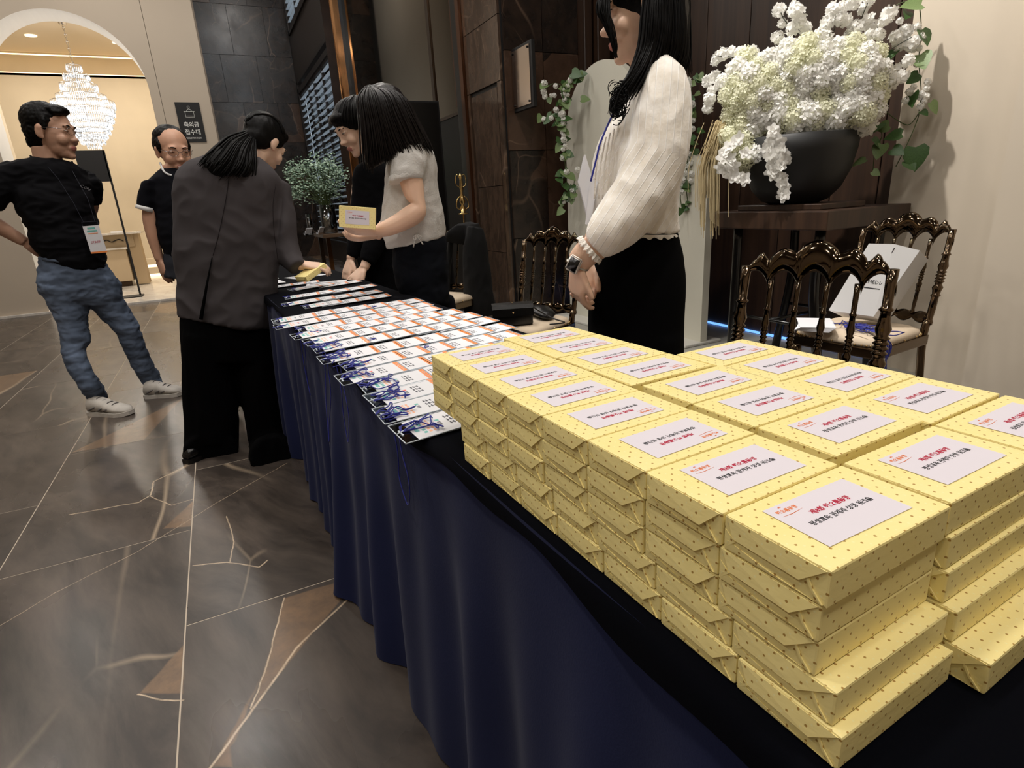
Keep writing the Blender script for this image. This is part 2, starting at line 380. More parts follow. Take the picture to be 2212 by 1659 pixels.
# ---- inner room shell
bm=bmesh.new()
wall_rect(bm,(-5.2,15.0),(0.18,15.0),0,3.90)
box(bm,(-5.2,15.0,3.86),(0.18,15.32,3.90)); wall_rect(bm,(-5.2,15.35),(0.18,15.35),3.85,4.75)
sobj('wall_inner_back',bm,M_BEIGE2)
bm=bmesh.new(); box(bm,(-5.2,15.05,3.901),(0.18,15.10,3.925)); sobj('trim_3',bm,M_WARMLED)
bm=bmesh.new(); box(bm,(-5.2,15.18,4.26),(0.18,15.22,4.275)); sobj('trim_4',bm,M_WARMLED)
bm=bmesh.new(); box(bm,(-5.2,10.08,4.30),(0.18,15.15,4.45)); box(bm,(-5.2,15.15,4.45),(0.18,15.4,4.6)); sobj('ceiling_inner',bm,mat('inner_ceiling',G(228,212,186),0.9))
bm=bmesh.new(); box(bm,(0.18,10.08,0),(0.24,15.4,4.5)); sobj('wall_inner_right',bm,M_BEIGE2)
bm=bmesh.new(); box(bm,(-5.3,10.08,0),(-5.2,15.4,4.5)); sobj('wall_inner_left',bm,M_BEIGE2)
a=onz(93,640,0); bm=bmesh.new(); box(bm,(-4.2,12.0,0),(-2.66,12.6,4.3)); sobj('wall_pier',bm,M_BEIGE2)
bm=bmesh.new()
for x,y in ((-2.22,13.9),(-0.95,14.1),(-1.0,12.8)):
    lathe(bm,[(0.0,4.297),(0.09,4.297),(0.09,4.285),(0.065,4.28),(0.0,4.28)],Vector((x,y,0)),16)
sobj('trim_5',bm,mat('downlight_rim',G(255,244,220),0.5,emit=(1,0.88,0.66),estr=1.2))
# ---- dark stone wall at the far end (faces the camera), laid in slabs
YD=15.8
bm=bmesh.new(); box(bm,(0.3,YD+0.012,0),(2.5,YD+0.2,7.2)); wd=sobj('wall_far',bm,M_BLACKM)
zs=[0,0.9,1.8,2.7,3.57,4.55,5.55,6.6]; xs=[0.42,1.05,1.72,2.39]
for i in range(len(zs)-1):
    sh=0.3 if i%2 else 0
    e=[0.42]+[x+sh for x in (0.85,1.6) ]+[2.39]
    for a_,b_ in zip(e[:-1],e[1:]):
        b=bmesh.new(); box(b,(a_+0.004,YD,zs[i]+0.004),(b_-0.004,YD+0.02,zs[i+1]-0.004)); obj('stone_slab',b,M_DARK,wd)
bm=bmesh.new(); box(bm,(0.24,10.08,0),(0.303,YD+0.1,7.2)); sobj('wall_end',bm,M_BEIGE)
# ---- right-hand long wall, plane X = 2.4, with the shuttered windows
XR=2.4
W1=(11.15,15.55,0.35,3.98); W2=(12.4,15.6,4.95,6.6)
bm=bmesh.new()
def wx(y0,y1,z0,z1): box(bm,(XR,y0,z0),(XR+0.05,y1,z1))
wx(10.3,YD,0,W1[2]); wx(10.3,W1[0],W1[2],W1[3]); wx(W1[1],YD,W1[2],W1[3]); wx(10.3,YD,W1[3],W2[2]); wx(10.3,W2[0],W2[2],W2[3]); wx(W2[1],YD,W2[2],W2[3]); wx(10.3,YD,W2[3],7.2)
sobj('wall_right_far',bm,mat('dark_brown_panel',G(52,42,37),0.45,var=0.1,vscale=3))
def shutters(name,W,edges,pitch,z0,z1):
    y0,y1,a,b=W
    bm=bmesh.new()
    for (p,q,r,s) in ((y0,y0+0.09,a,b),(y1-0.09,y1,a,b),(y0,y1,b-0.06,b),(y0,y1,a,a+0.08),(y0,y1,z1,z1+0.10)):
        box(bm,(XR-0.035,p,r),(XR+0.1,q,s))
    fr=sobj(name,bm,M_WFRAME)
    sb=bmesh.new(); 
    for e0,e1 in zip(edges[:-1],edges[1:]):
        lb=bmesh.new()
        for (p,q,r,s) in ((e0,e0+0.045,z0,z1),(e1-0.045,e1,z0,z1),(e0,e1,z1-0.06,z1),(e0,e1,z0,z0+0.07)):
            box(lb,(XR-0.01,p,r),(XR+0.03,q,s))
        lf=obj('shutter_leaf',lb,M_WFRAME,fr)
        wd_=e1-e0-0.1; key=round(wd_,3)
        b2=bmesh.new(); box(b2,(-0.042,-wd_/2,-0.006),(0.042,wd_/2,0.006)); me=tomesh('slat',b2,M_SLAT)
        z=z0+0.14
        while z<z1-0.1:
            link('slat',me,lf,(XR+0.01,(e0+e1)/2,z),(0,math.radians(-10),0)); z+=pitch
    g=bmesh.new(); box(g,(XR+0.11,y0,a),(XR+0.115,y1,b)); obj('window_pane',g,M_GLASS,fr)
    return fr
ed=[onx(px,200,XR).y for px in (740,725,702,681.5,668,650)]; ed[0]=11.24; ed[-1]=15.46
shutters('window_1',W1,ed,0.125,0.45,3.72)
shutters('window_2',W2,[12.5,13.4,14.4,15.5],0.125,5.05,6.5)
# bronze pilaster, mirror, frame
bm=bmesh.new(); box(bm,(XR-0.14,10.42,0),(XR+0.1,11.1,7.2)); bevel(bm,0.012,2); sobj('wall_pilaster',bm,M_COPPER)
bm=bmesh.new(); box(bm,(XR-0.05,10.22,0),(XR+0.1,10.42,7.2)); box(bm,(XR-0.02,5.66,0),(XR+0.1,5.80,7.2)); sobj('trim_6',bm,M_BLACK)
bm=bmesh.new(); box(bm,(XR,5.8,1.95),(XR+0.1,10.22,7.2)); mir=sobj('wall_mirror',bm,M_MIRROR)
bm=bmesh.new(); box(bm,(XR-0.014,6.42,1.95),(XR,6.50,7.2)); box(bm,(XR-0.014,5.8,1.93),(XR,10.2,1.96)); obj('mirror_frame',bm,M_DARKMET,mir)
bm=bmesh.new(); box(bm,(XR,5.8,0),(XR+0.1,10.22,1.93)); sobj('wall_black_panel',bm,M_BLACKP)
bm=bmesh.new(); box(bm,(XR-0.012,5.70,2.0),(XR+0.0,5.84,7.2)); box(bm,(XR-0.03,5.58,0),(XR+0.02,5.66,7.2)); sobj('trim_7',bm,mat('copper_edge',G(112,76,54),0.25,0.9))
# stone pier with a flush door panel
bm=bmesh.new(); box(bm,(XR+0.022,4.83,0),(3.7,5.66,7.2)); pier=sobj('wall_pier_stone',bm,M_BLACKM)
def slab(y0,y1,z0,z1,x=XR,m=M_DARK,g=0.003):
    b=bmesh.new(); box(b,(x,y0+g,z0+g),(XR+0.03,y1-g,z1-g)); obj('stone_slab',b,m,pier)
M_DARKB=marble('pier_marble',G(62,50,42),G(86,69,57),G(108,84,66),G(176,150,128),0.13,1.1,0.9,spec=0.5,aniso=(1,1,0.7),rot=0.2)
for z0,z1 in ((2.06,2.55),(2.55,3.4),(3.4,4.3),(4.3,5.3),(5.3,6.4)): slab(4.84,5.58,z0,z1,m=M_DARKB)
slab(4.84,4.92,0,2.06,m=M_DARKB); slab(5.52,5.58,0,2.06,m=M_DARKB)
for z0,z1 in ((0.02,0.62),(0.62,1.22),(1.22,2.03)): slab(4.94,5.50,z0,z1,x=XR+0.008,m=M_DARKB)
for z0,z1 in ((0,0.75),(0.75,1.5),(1.5,2.28),(2.28,3.1),(3.1,4.0),(4.0,5.0)):
    for x0,x1 in ((2.43,2.80),(2.80,3.16)):
        b=bmesh.new(); box(b,(x0+0.003,4.805,z0+0.003),(x1-0.003,4.83,z1-0.003)); obj('stone_slab',b,M_DARK,pier)
# wood panelling, plane X = 3.51
bm=bmesh.new(); box(bm,(3.16,4.70,0),(3.24,4.83,5.2)); box(bm,(3.27,4.66,0),(3.40,4.83,5.2)); bevel(bm,0.006); sobj('trim_8',bm,M_PWOOD)
bm=bmesh.new(); box(bm,(3.53,1.9,0),(3.7,4.83,5.2)); ww=sobj('wall_right',bm,M_BLACKM)
edges=[4.82,4.45,4.05,3.62,3.22,2.86,2.5,2.2,1.95]
for a_,b_ in zip(edges[:-1],edges[1:]):
    b=bmesh.new(); box(b,(3.51,b_+0.003,0.035),(3.532,a_-0.003,5.2)); bevel(b,0.003); obj('wood_panel',b,M_PWOOD,ww)
bm=bmesh.new(); box(bm,(3.49,2.05,0.032),(3.507,4.8,0.046)); sobj('baseboard_right',bm,M_SKYLED)
bm=bmesh.new(); box(bm,(3.40,1.45,0),(3.7,2.06,5.2)); sobj('wall_right_pier',bm,M_PIERW)
bm=bmesh.new(); box(bm,(3.20,-3.2,0),(3.7,1.45,5.2)); sobj('wall_right_near',bm,M_PIERW)
# rest of the hall, behind and to the left of the camera (seen in the mirror and the gloss)
bm=bmesh.new(); box(bm,(-5.35,-3.2,0),(-5.2,9.56,5.2)); sobj('wall_left',bm,M_BEIGE)
bm=bmesh.new(); box(bm,(-5.2,-3.35,0),(3.7,-3.2,5.2)); sobj('wall_front',bm,M_BEIGE)
bm=bmesh.new()
for y in (0.4,3.2,6.0,8.6): box(bm,(-5.2,y,0),(-5.0,y+0.5,5.0))
sobj('trim_9',bm,M_DARKMET)
bm=bmesh.new(); box(bm,(-5.2,-3.2,4.62),(3.7,4.83,4.75)); box(bm,(-5.2,4.83,4.62),(1.2,9.56,4.75)); box(bm,(0.3,9.56,7.2),(2.7,16,7.3)); box(bm,(1.2,4.83,7.2),(2.7,9.6,7.3)); box(bm,(1.15,4.83,4.62),(1.2,9.56,7.2)); sobj('ceiling',bm,M_CEIL)
bm=bmesh.new(); box(bm,(-5.0,1.0,4.45),(-4.9,9.0,4.5)); sobj('trim_10',bm,M_WARMLED)
lamp('ceiling_or_fill_lamp','AREA',(1.6,13.5,7.0),28,NEUT,0.4)  # unseen fill light added so the far end gets light
lamp('ceiling_or_fill_lamp','AREA',(1.7,8.6,7.0),130,NEUT,0.4)  # unseen fill light added, made stronger to lift the side-table foliage
# low white photo-zone platform
bm=bmesh.new(); box(bm,(2.45,1.75,0.0),(3.49,5.2 if False else 4.62,0.03)); bevel(bm,0.004); o=obj('platform',bm,mat('pale_stone_floor',G(170,168,160),0.55,var=0.05,vscale=4)); S(o); o.name='floor_platform'
# ================================================================ TABLE AND CLOTH
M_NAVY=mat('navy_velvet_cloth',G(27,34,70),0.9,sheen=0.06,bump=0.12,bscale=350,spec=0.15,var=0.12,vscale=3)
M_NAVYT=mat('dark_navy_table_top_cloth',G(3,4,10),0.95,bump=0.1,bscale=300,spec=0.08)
TZ=0.74; A0,A1=0.290,0.790; L0,L1=-0.35,5.2
def fold(l,z):
    k=1-z/TZ
    f=0.020*math.sin(l*23+1.3*math.sin(l*2.1))*min(1,k*1.8)+0.016*math.sin(l*41+2*math.sin(l*3.3))*min(1,k*2.5)
    f+=0.03*(noise.noise(Vector((l*3.1,z*1.2,0))))*k
    g=max(0,math.sin(l*5.3+0.8))**10*0.03*min(1,k*2)
    g-=max(0,math.sin(l*3.7+2.2))**14*0.022*min(1,k*2.5)
    return f+g
def skirt_x(l,z):
    k=1-z/TZ
    return A0-0.006-(0.012+0.038*math.exp(-((l-1.45)/0.35)**2))*k**1.2+fold(l,z)*(0.30+0.45*k)-0.010*k
tbl=empty('long_table',T((A0+A1)/2,2.4,0),0,'long registration table hidden under a navy velvet cloth, boxes and badges on it','table','tables')
bm=bmesh.new()
M4=Matrix(((TW.x,TU.x,0,0),(TW.y,TU.y,0,0),(0,0,1,0),(0,0,0,1)))
box(bm,(A0+0.01,L0+0.01,TZ-0.03),(A1-0.01,L1-0.01,TZ-0.004),M=M4); obj('tabletop',bm,M_BLACKM,tbl)
for l in (0.1,1.6,1.75,3.3,3.45,5.0):
    for a in (A0+0.06,A1-0.06):
        b=bmesh.new(); tube(b,[T(a,l,0),T(a,l,TZ-0.03)],0.014,8); obj('leg',b,M_DARKMET,tbl)
# skirt along the front and the far end
cl=empty('tablecloth',T(A0,2.4,0),0,'long navy velvet cloth with folds falling to the floor in front of the table','tablecloth')
bm=bmesh.new(); NL,NZ=620,34; g=[]
for i in range(NL+1):
    l=L0+(L1-L0)*i/NL; row=[]
    for j in range(NZ+1):
        z=(TZ-0.001)*(1-j/NZ)
        row.append(bm.verts.new(T(skirt_x(l,z),l,max(z,0.006)+ (0.004*math.sin(l*30) if j==NZ else 0))))
    g.append(row)
for i in range(NL):
    for j in range(NZ): bm.faces.new((g[i][j],g[i][j+1],g[i+1][j+1],g[i+1][j]))
# end skirts
for le,sg in ((L1,1),(L0,-1)):
    h=[]
    for i in range(50):
        a=A0+(A1-A0)*i/49; h.append([bm.verts.new(T(a,le+sg*(0.02+0.05*(1-z/TZ)+0.012*math.sin(a*60)*(1-z/TZ)),max(z,0.006))) for z in [(TZ-0.001)*(1-j/10) for j in range(11)]])
    for i in range(49):
        for j in range(10): bm.faces.new((h[i][j],h[i][j+1],h[i+1][j+1],h[i+1][j]))
obj('skirt',bm,M_NAVY,cl,True)
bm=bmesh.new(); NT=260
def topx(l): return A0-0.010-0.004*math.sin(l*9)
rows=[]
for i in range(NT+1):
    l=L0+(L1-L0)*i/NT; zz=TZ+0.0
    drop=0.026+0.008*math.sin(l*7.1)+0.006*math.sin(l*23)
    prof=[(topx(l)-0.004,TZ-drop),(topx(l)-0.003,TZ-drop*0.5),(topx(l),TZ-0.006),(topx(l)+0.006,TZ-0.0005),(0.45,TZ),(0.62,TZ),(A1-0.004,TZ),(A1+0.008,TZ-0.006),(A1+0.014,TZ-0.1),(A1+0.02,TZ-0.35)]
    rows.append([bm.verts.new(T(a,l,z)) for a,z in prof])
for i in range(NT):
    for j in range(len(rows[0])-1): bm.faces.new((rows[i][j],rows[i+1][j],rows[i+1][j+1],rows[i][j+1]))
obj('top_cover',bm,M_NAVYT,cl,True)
# ================================================================ YELLOW WRAPPED BOXES
def paper_mat():
    m=bpy.data.materials.new('yellow_dotted_wrapping_paper'); m.use_nodes=True; k=NB(m); b=k.N['Principled BSDF']
    uv=k.n('ShaderNodeUVMap'); uv.uv_map='uv'; p0=k.vm('SCALE',uv.outputs[0],1/0.0142)
    nz=k.noise(uv.outputs[0],900,2,0.5,1)
    def lat(off,r):
        acc=None
        for o in ((0,0,0),(0.5,0.5,0)):
            f=k.vm('SUBTRACT',k.vm('FRACTION',k.vm('ADD',p0,(off[0]+o[0],off[1]+o[1],0))),(0.5,0.5,0.0))
            f=k.vm('MULTIPLY',f,(1,1,0)); f=k.vm('ADD',f,k.vm('SCALE',k.vm('SUBTRACT',nz,(0.5,0.5,0.5)),0.07))
            f=k.vm('MULTIPLY',f,(1,1,0)); d=k.vm('LENGTH',f,out=1); v=k.rng(d,r,r+0.02,1,0); acc=v if acc is None else k.math('MAXIMUM',acc,v)
        return acc
    base=k.mix(k.rng(k.noise(uv.outputs[0],14,3),0.3,0.7),G(252,233,156),G(253,237,168))
    c=k.mix(k.math('MULTIPLY',lat((0.25,0.0),0.045),0.6),base,G(252,244,190)); c=k.mix(k.math('MULTIPLY',lat((0,0.25),0.058),0.85),c,G(160,114,30))
    k.L.new(c,b.inputs['Base Color']); b.inputs['Roughness'].default_value=0.42; b.inputs['Specular IOR Level'].default_value=0.3
    bp=k.n('ShaderNodeBump'); bp.inputs['Strength'].default_value=0.22; bp.inputs['Distance'].default_value=0.002; k.L.new(k.noise(k.vm('MULTIPLY',uv.outputs[0],(1,2.5,1)),38,3),bp.inputs['Height']); k.L.new(bp.outputs[0],b.inputs['Normal'])
    return m
M_PAPER=paper_mat()
BW,BD,BH=0.0792,0.134,0.0272      # width (along the table), depth (across), height
def uvbox(bm):
    uv=bm.loops.layers.uv.new('uv')
    for f in bm.faces:
        n=f.normal; ax=max(range(3),key=lambda i:abs(n[i]))
        for l in f.loops:
            c=l.vert.co; l[uv].uv=(c.y+0.003,c.z+0.05) if ax==0 else ((c.x,c.z+0.1) if ax==1 else (c.x,c.y))
def box_mesh(seed):
    r=random.Random(seed); bm=bmesh.new()
    vs=box(bm,(0,-BW/2,0),(BD,BW/2,BH)); bevel(bm,0.0016,2)
    for v in bm.verts:
        c=v.co; bul=0.0006*math.sin(PI*c.x/BD)
        if c.z>BH*0.9: c.z+=0.0
        c.y+=(0.0005 if c.y>0 else -0.0005)*math.sin(PI*c.z/BH)+r.uniform(-2e-4,2e-4)
        c.x+=r.uniform(-3e-4,3e-4)
    me=tomesh('b',bm,M_PAPER); bm=bmesh.new(); bm.from_mesh(me); bpy.data.meshes.remove(me); bm.normal_update(); uvbox(bm)
    return tomesh('wrapped_body',bm,M_PAPER,False)
def flap_mesh(seed,end=0):
    """the folded paper on the short end of a box: big upper flap, tucked lower corner and crease ridges"""
    r=random.Random(seed); bm=bmesh.new(); t=0.0011+r.uniform(0,0.0008)
    def F(s,z): return ((0.5-s)*BW,z*BH)      # s: 0 at the far side, 1 at the near side
    def prism(pts,x0,x1s):
        a=[bm.verts.new((-x0,*F(*p))) for p in pts]; b=[bm.verts.new((-x1,*F(*p))) for p,x1 in zip(pts,x1s)]
        bm.faces.new(b); n=len(pts)
        for i in range(n): bm.faces.new((a[i],a[(i+1)%n],b[(i+1)%n],b[i]))
    e=r.uniform(0.68,0.78); lo=r.uniform(0.36,0.42)
    prism([(0.03,0.97),(0.10+r.uniform(0,0.04),lo+0.03),(e,lo),(0.97,0.95)],0.0,[0.0004,t*1.2,t*1.9,0.0006])
    prism([(0.02,0.05),(0.02,0.60),(0.13,0.36)],0.0,[0.0003,0.0003,0.0009])
    prism([(0.80,0.62),(0.86,0.30),(0.95,0.06),(0.965,0.06),(0.88,0.32),(0.82,0.64)],0.0,[0.0012]*6)
    prism([(0.02,0.03),(0.05,0.30),(0.50,0.10),(0.95,0.03)],0.0,[0.0003,0.0006,0.0007,0.0003])
    bm.normal_update(); uvbox(bm); bmesh.ops.recalc_face_normals(bm,faces=bm.faces)
    return tomesh('end_fold',bm,M_PAPER)
BODIES=[box_mesh(i) for i in range(5)]; FLAPS=[flap_mesh(i) for i in range(6)]
M_LABEL=mat('white_label_paper',G(226,220,228),0.6,spec=0.2); M_RED=mat('crimson_print',G(178,24,62),0.6); M_INK=mat('charcoal_print',G(30,32,40),0.6); M_ORANGE=mat('orange_print',G(224,120,60),0.6)
def label_mesh():
    bm=bmesh.new(); lw,lh=0.0885,0.0515
    box(bm,(-lw/2,-lh/2,0),(lw/2,lh/2,0.0003),0)
    z=0.00036
    def put(s,size,cx,cy,mi,wd,bold=0.0):
        me=text_mesh(s,size,1,bold=bold); k=wd/mesh_w(me); add_mesh(bm,me,Matrix.Translation((cx,cy,z))@Matrix.Diagonal((k,k*1.02,1,1)),mi); bpy.data.meshes.remove(me)
    put('제8회 해오름동맹',0.01,0.002,0.0060,1,0.041,0.00035)
    put('평생교육 관계자 상생 워크숍',0.01,0.001,-0.0035,2,0.065,0.0003)
    put('해오름동맹',0.01,-0.029,0.0175,3,0.020,0.0003)
    tube(bm,[(-0.039,0.0128,z),(-0.030,0.0123,z),(-0.018,0.0137,z)],[0.0001,0.00035,0.0001],4,3)
    for i in range(5): # small sun rays above the emblem
        an=math.radians(40+25*i); c=Vector((-0.031,0.0213,z)); d=Vector((math.cos(an),math.sin(an),0)); tube(bm,[c+d*0.0008,c+d*0.002],0.00018,4,3)
    return tomesh('label',bm,[M_LABEL,M_RED,M_INK,M_ORANGE])
LABEL=label_mesh()
ORD=['first','second','third','fourth','fifth','sixth','seventh','eighth']
LAY=['bottom','second lowest','middle','second highest','top']
COLN=['skirt-side column','middle column','chair-side column']
rb=random.Random(3)
starts={0:[0.145,0.153,0.168,0.168,0.165],1:[0.125,0.150,0.160,0.163,0.166],2:[0.15,0.158,0.165,0.165,0.165]}
acr={0:[0.297,0.2975,0.297,0.2965,0.297],1:[0.436]*5,2:[0.574]*5}
cnt={0:[7,7,8,8,8],1:[8,8,8,8,8],2:[5,5,5,5,5]}
pitch={0:0.0808,1:0.0815,2:0.0822}
def yellow_box(loc,rz,lab,group,flip=None,seed=0,rx=(0,0),withlabel=True,labrot=0.0):
    e=bpy.data.objects.new('gift_box',None); COL.objects.link(e); e.location=loc; e.rotation_euler=(rx[0],rx[1],rz); e.empty_display_size=0.02
    addtag(e,lab,'box',group)
    link('wrapped_body',BODIES[seed%5],e); link('end_fold',FLAPS[seed%6],e)
    if withlabel: link('label',LABEL,e,(BD/2+rb.uniform(-.002,.002),rb.uniform(-.002,.002),BH+0.0004),(0,0,(PI if flip else 0)+labrot))
    return e
for c in range(3):
    for k in range(5):
        n=cnt[c][k]; l=starts[c][k]
        pt=pitch[c]; 
        for i in range(n):
            lc=l+BW/2; top=(k==4)
            if c==1 and top and i>=1: lc+=0.008
            if c==1 and top and i>=4: lc+=0.006
            if c==0 and k==4: lc={0:0.2045}.get(i,lc)
            if not top and c==1 and 0<i<5: 
                l+=pt; continue       # boxes nothing is seen of, inside the pile
            aoff=rb.uniform(-0.0012,0.0012)+(0.008 if (c==1 and top and 1<=i<=3) else 0)
            z=TZ+0.0012+k*(BH+0.0004)
            flip=(i>=2)
            if c==2: flip=(i>=2)
            where='nearest the camera' if i==0 else ('farthest end' if i==n-1 else ORD[i]+' from the near end')
            lab=f'yellow dotted gift box, {LAY[k]} layer, {COLN[c]}, {where}'
            yellow_box(T(acr[c][k]+aoff,lc,z),TA+rb.uniform(-0.008,0.008),lab,'yellow wrapped boxes piled on the table',flip,rb.randint(0,99),withlabel=top,labrot=rb.uniform(-0.03,0.03))
            l+=pt
# ================================================================ NAME BADGES IN ROWS
M_SLEEVE=glass('clear_vinyl_sleeve',(0.93,0.96,1.0),0.05,0.92)
M_CARD=mat('white_badge_card',G(222,222,226),0.5,spec=0.3); M_TEAL=mat('teal_print',G(110,180,172),0.5); M_BORANGE=mat('orange_band_print',G(236,138,70),0.5)
M_BINK=mat('dark_print',G(60,62,72),0.5); M_PEACH=mat('peach_print',G(240,178,140),0.5); M_CORAL=mat('coral_print',G(226,100,92),0.5)
M_CORD=mat('blue_lanyard_cord',G(24,34,140),0.6,bump=0.3,bscale=900,sheen=0.2); M_CLEAR=mat('sleeve_edge_plastic',G(205,215,225),0.15,spec=0.8)
SWB,SLB=0.094,0.150
def badge_meshes():
    out=[]
    s=bmesh.new(); w,h,t=SWB/2,SLB,0.0010
    box(s,(0,-w,0),(0.026,w,0.0003))
    for a,b in (((0,-w,0),(h,-w+0.0016,t+.0004)),((0,w-0.0016,0),(h,w,t+.0004)),((0,-w,0),(0.0016,w,t+.0004)),((h-0.0016,-w,0),(h,w,t+.0004))): box(s,a,b,1)
    box(s,(0.007,-0.012,0.0),(0.010,0.012,t+.0006),1)
    out.append(tomesh('sleeve',s,[M_SLEEVE,M_CLEAR]))
    for v in range(3):
        c=bmesh.new(); box(c,(0.024,-w+0.003,0.0004),(h-0.003,w-0.003,0.0007),0); z=0.00074
        def r(x0,x1,y0,y1,mi): box(c,(x0,y0,0.0006),(x1,y1,z),mi)
        r(h-0.013,h-0.003,-w+0.003,w-0.003,1)                        # orange foot band
        for i in range(5): r(h-0.010,h-0.006,-0.030+0.013*i,-0.024+0.013*i,0)
        r(0.030,0.037,-0.014,0.014,2)                               # teal heading pill
        for j,(a,b,mi) in enumerate(((0.041,0.047,2),(0.050,0.055,4),(0.058,0.062,4))):
            for i in range(5): r(a,b,-0.028+0.0115*i+(0.002*v if i==2 else 0),-0.020+0.0115*i,mi)
        for i in range(3): r(0.074,0.080,-0.010+0.005*i,-0.0065+0.005*i,3)
        r(0.0735,0.0805,0.008,0.016,5 if v else 2)
        for g in range(3):                                          # three blocky strokes of a name, too small to read
            y=-0.020+0.016*g
            r(0.092,0.0945,y,y+0.011,3); r(0.098,0.1005,y+0.001,y+0.012,3); r(0.092,0.108,y+0.004+0.001*v,y+0.0064+0.001*v,3); r(0.105,0.1078,y,y+0.010,3)
        out.append(tomesh('badge_card',c,[M_CARD,M_BORANGE,M_TEAL,M_BINK,M_PEACH,M_CORAL]))
    return out
BM_=badge_meshes()
def cord_mesh(seed,big):
    r=random.Random(seed); bm=bmesh.new()
    for q in range(3 if big else 1):
        pts=[(0.010,r.uniform(-.004,.004),0.002)]; x,y=0.012,0.0; 
        for i in range(9 if big else 5):
            x=min(0.07 if big else 0.04,max(-0.004,x+r.uniform(-.020,.026))); y=max(-.035,min(.035,y+r.uniform(-.026,.026))); pts.append((x,y,0.003+r.uniform(0,0.006 if big else 0.003)))
        pts.append((0.012,r.uniform(-.004,.004),0.002)); tube(bm,bez(pts,6),0.0012,5,0)
    tube(bm,[(0.0,-0.003,0.002),(0.012,0.001,0.003),(0.020,0.002,0.002)],0.0013,5,1)
    return tomesh('lanyard',bm,[M_CORD,M_CLEAR],True)
CORD=[cord_mesh(i,True) for i in range(4)]; CORDS=[cord_mesh(i+20,False) for i in range(3)]
ROWL=[0.862,0.965,1.060,1.150,1.245,1.345,1.455,1.580,1.690,1.795,1.900,2.010,2.125]
FA=[0.242,0.242,0.252,0.262,0.236,0.270,0.238,0.248,0.244,0.228,0.262,0.206,0.214]
ROWN=['first','second','third','fourth','fifth','sixth','seventh','eighth','ninth','tenth','eleventh','twelfth','thirteenth']
PB=0.066
def badge(a,l,z,rz,tilt,v,cordme,lab,group):
    e=bpy.data.objects.new('name_badge',None); COL.objects.link(e); e.location=T(a,l,z); e.rotation_euler=(0,-tilt,TA+rz); e.empty_display_size=0.02
    addtag(e,lab,'badge',group); link('sleeve',BM_[0],e); link('badge_card',BM_[1+v],e)
    if cordme: link('lanyard',cordme,e)
    return e
for ri,l in enumerate(ROWL):
    far=0.800 if ri else 0.70
    n=int((far-0.15-FA[ri])/PB)+1
    for j in range(n):
        a=FA[ri]+PB*j
        if ri<1 and j>0 or (ri==1 and j>0) : pass
        cm=None
        if j==0: cm=CORD[ri%4] if ri<8 else CORDS[ri%3]
        elif (ri*7+j*3)%11==0: cm=CORDS[j%3]
        place='at the table edge' if j==0 else (ORD[j] if j<8 else 'last')+' in from the table edge'
        badge(a,l+rb.uniform(-.003,.003)+0.012*math.sin(j*0.6),TZ+0.0015,rb.uniform(-.03,.03)+0.02*(j-3)*0.3,math.radians(2.4)*(1.0),rb.randint(0,2),cm,f'name badge {place}, {ROWN[ri]} row beyond the yellow boxes','name badges in overlapping rows')
# loose rows farther on, and papers
k=0
for l,a0,n in ((2.36,0.36,4),(2.50,0.30,5),(2.70,0.34,5),(2.95,0.40,4),(3.15,0.30,3)):
    for j in range(n):
        a=a0+PB*j; k+=1
        badge(a,l+rb.uniform(-.02,.02),TZ+0.0015,rb.uniform(-.12,.12),math.radians(2.4),rb.randint(0,2),CORDS[k%3] if j==0 else None,f'loose name badge {ORD[j]} from the edge in the {["nearest","second","third","fourth","farthest"][[2.36,2.50,2.70,2.95,3.15].index(l)]} loose row past the neat rows','loose name badges at the far end')
M_PINK=mat('pink_print',G(222,90,140),0.5)
for i,(a,l,rz,dz) in enumerate(((0.33,3.35,0.1,0.002),(0.34,3.62,-0.06,0.0),(0.36,3.95,0.12,0.004),(0.58,3.5,0.3,0.0),(0.60,3.05,-0.2,0.0),(0.35,4.35,0.0,0.0))):
    b=bmesh.new(); Mx=Matrix.Translation(T(a,l,TZ+0.002+dz))@Matrix.Rotation(TA+rz,4,'Z')
    box(b,(-0.10,-0.07,0),(0.10,0.07,0.002),0,Mx)
    for q in range(5): box(b,(-0.085,-0.055+0.024*q,0.002),(0.05+0.02*(q%2),-0.047+0.024*q,0.0023),1 if i in (0,2,5) else 2,Mx)
    addtag(obj('printed_sheet',b,[M_CARD,M_PINK,M_BINK]),['sheet with pink lines nearest the woman in the suit','white sheet with dark lines beside the pink-lined ones','sheet with pink lines behind the white one at the table edge','white list sheet near the far middle of the table','white list sheet under the hands of the woman in black','last sheet with pink lines at the far end of the table'][i],'paper','papers at the far end of the table')
# cords dangling over the front edge
for i,(l,ln) in enumerate(((0.93,0.17),(1.36,0.20),(1.52,0.25),(1.9,0.22))):
    a=A0-0.018; pts=[T(0.252,l,TZ+0.004),T(a-0.004,l+0.004,TZ+0.001)]
    for s in range(1,6): pts.append(T(skirt_x(l,TZ-ln*s/5)-0.012,l+0.018*math.sin(s*1.3+i),TZ-ln*s/5))
    for s in range(4,-1,-1): pts.append(T(skirt_x(l,TZ-ln*s/5)-0.012 if s else a-0.004,l+0.05-0.02*s/5+0.006*math.sin(s*2+i),TZ-ln*s/5+0.004))
    pts.append(T(0.258,l+0.035,TZ+0.004))
    b=bmesh.new(); tube(b,bez(pts,5),0.0012,5); addtag(obj('lanyard_cord',b,M_CORD,smooth=True),['blue cord loop hanging over the skirt beside the yellow boxes','blue cord loop hanging below the sixth badge row','longest blue cord loop hanging down the skirt','blue cord loop nearest the woman in the suit'][i],'cord','cords hanging over the table edge')
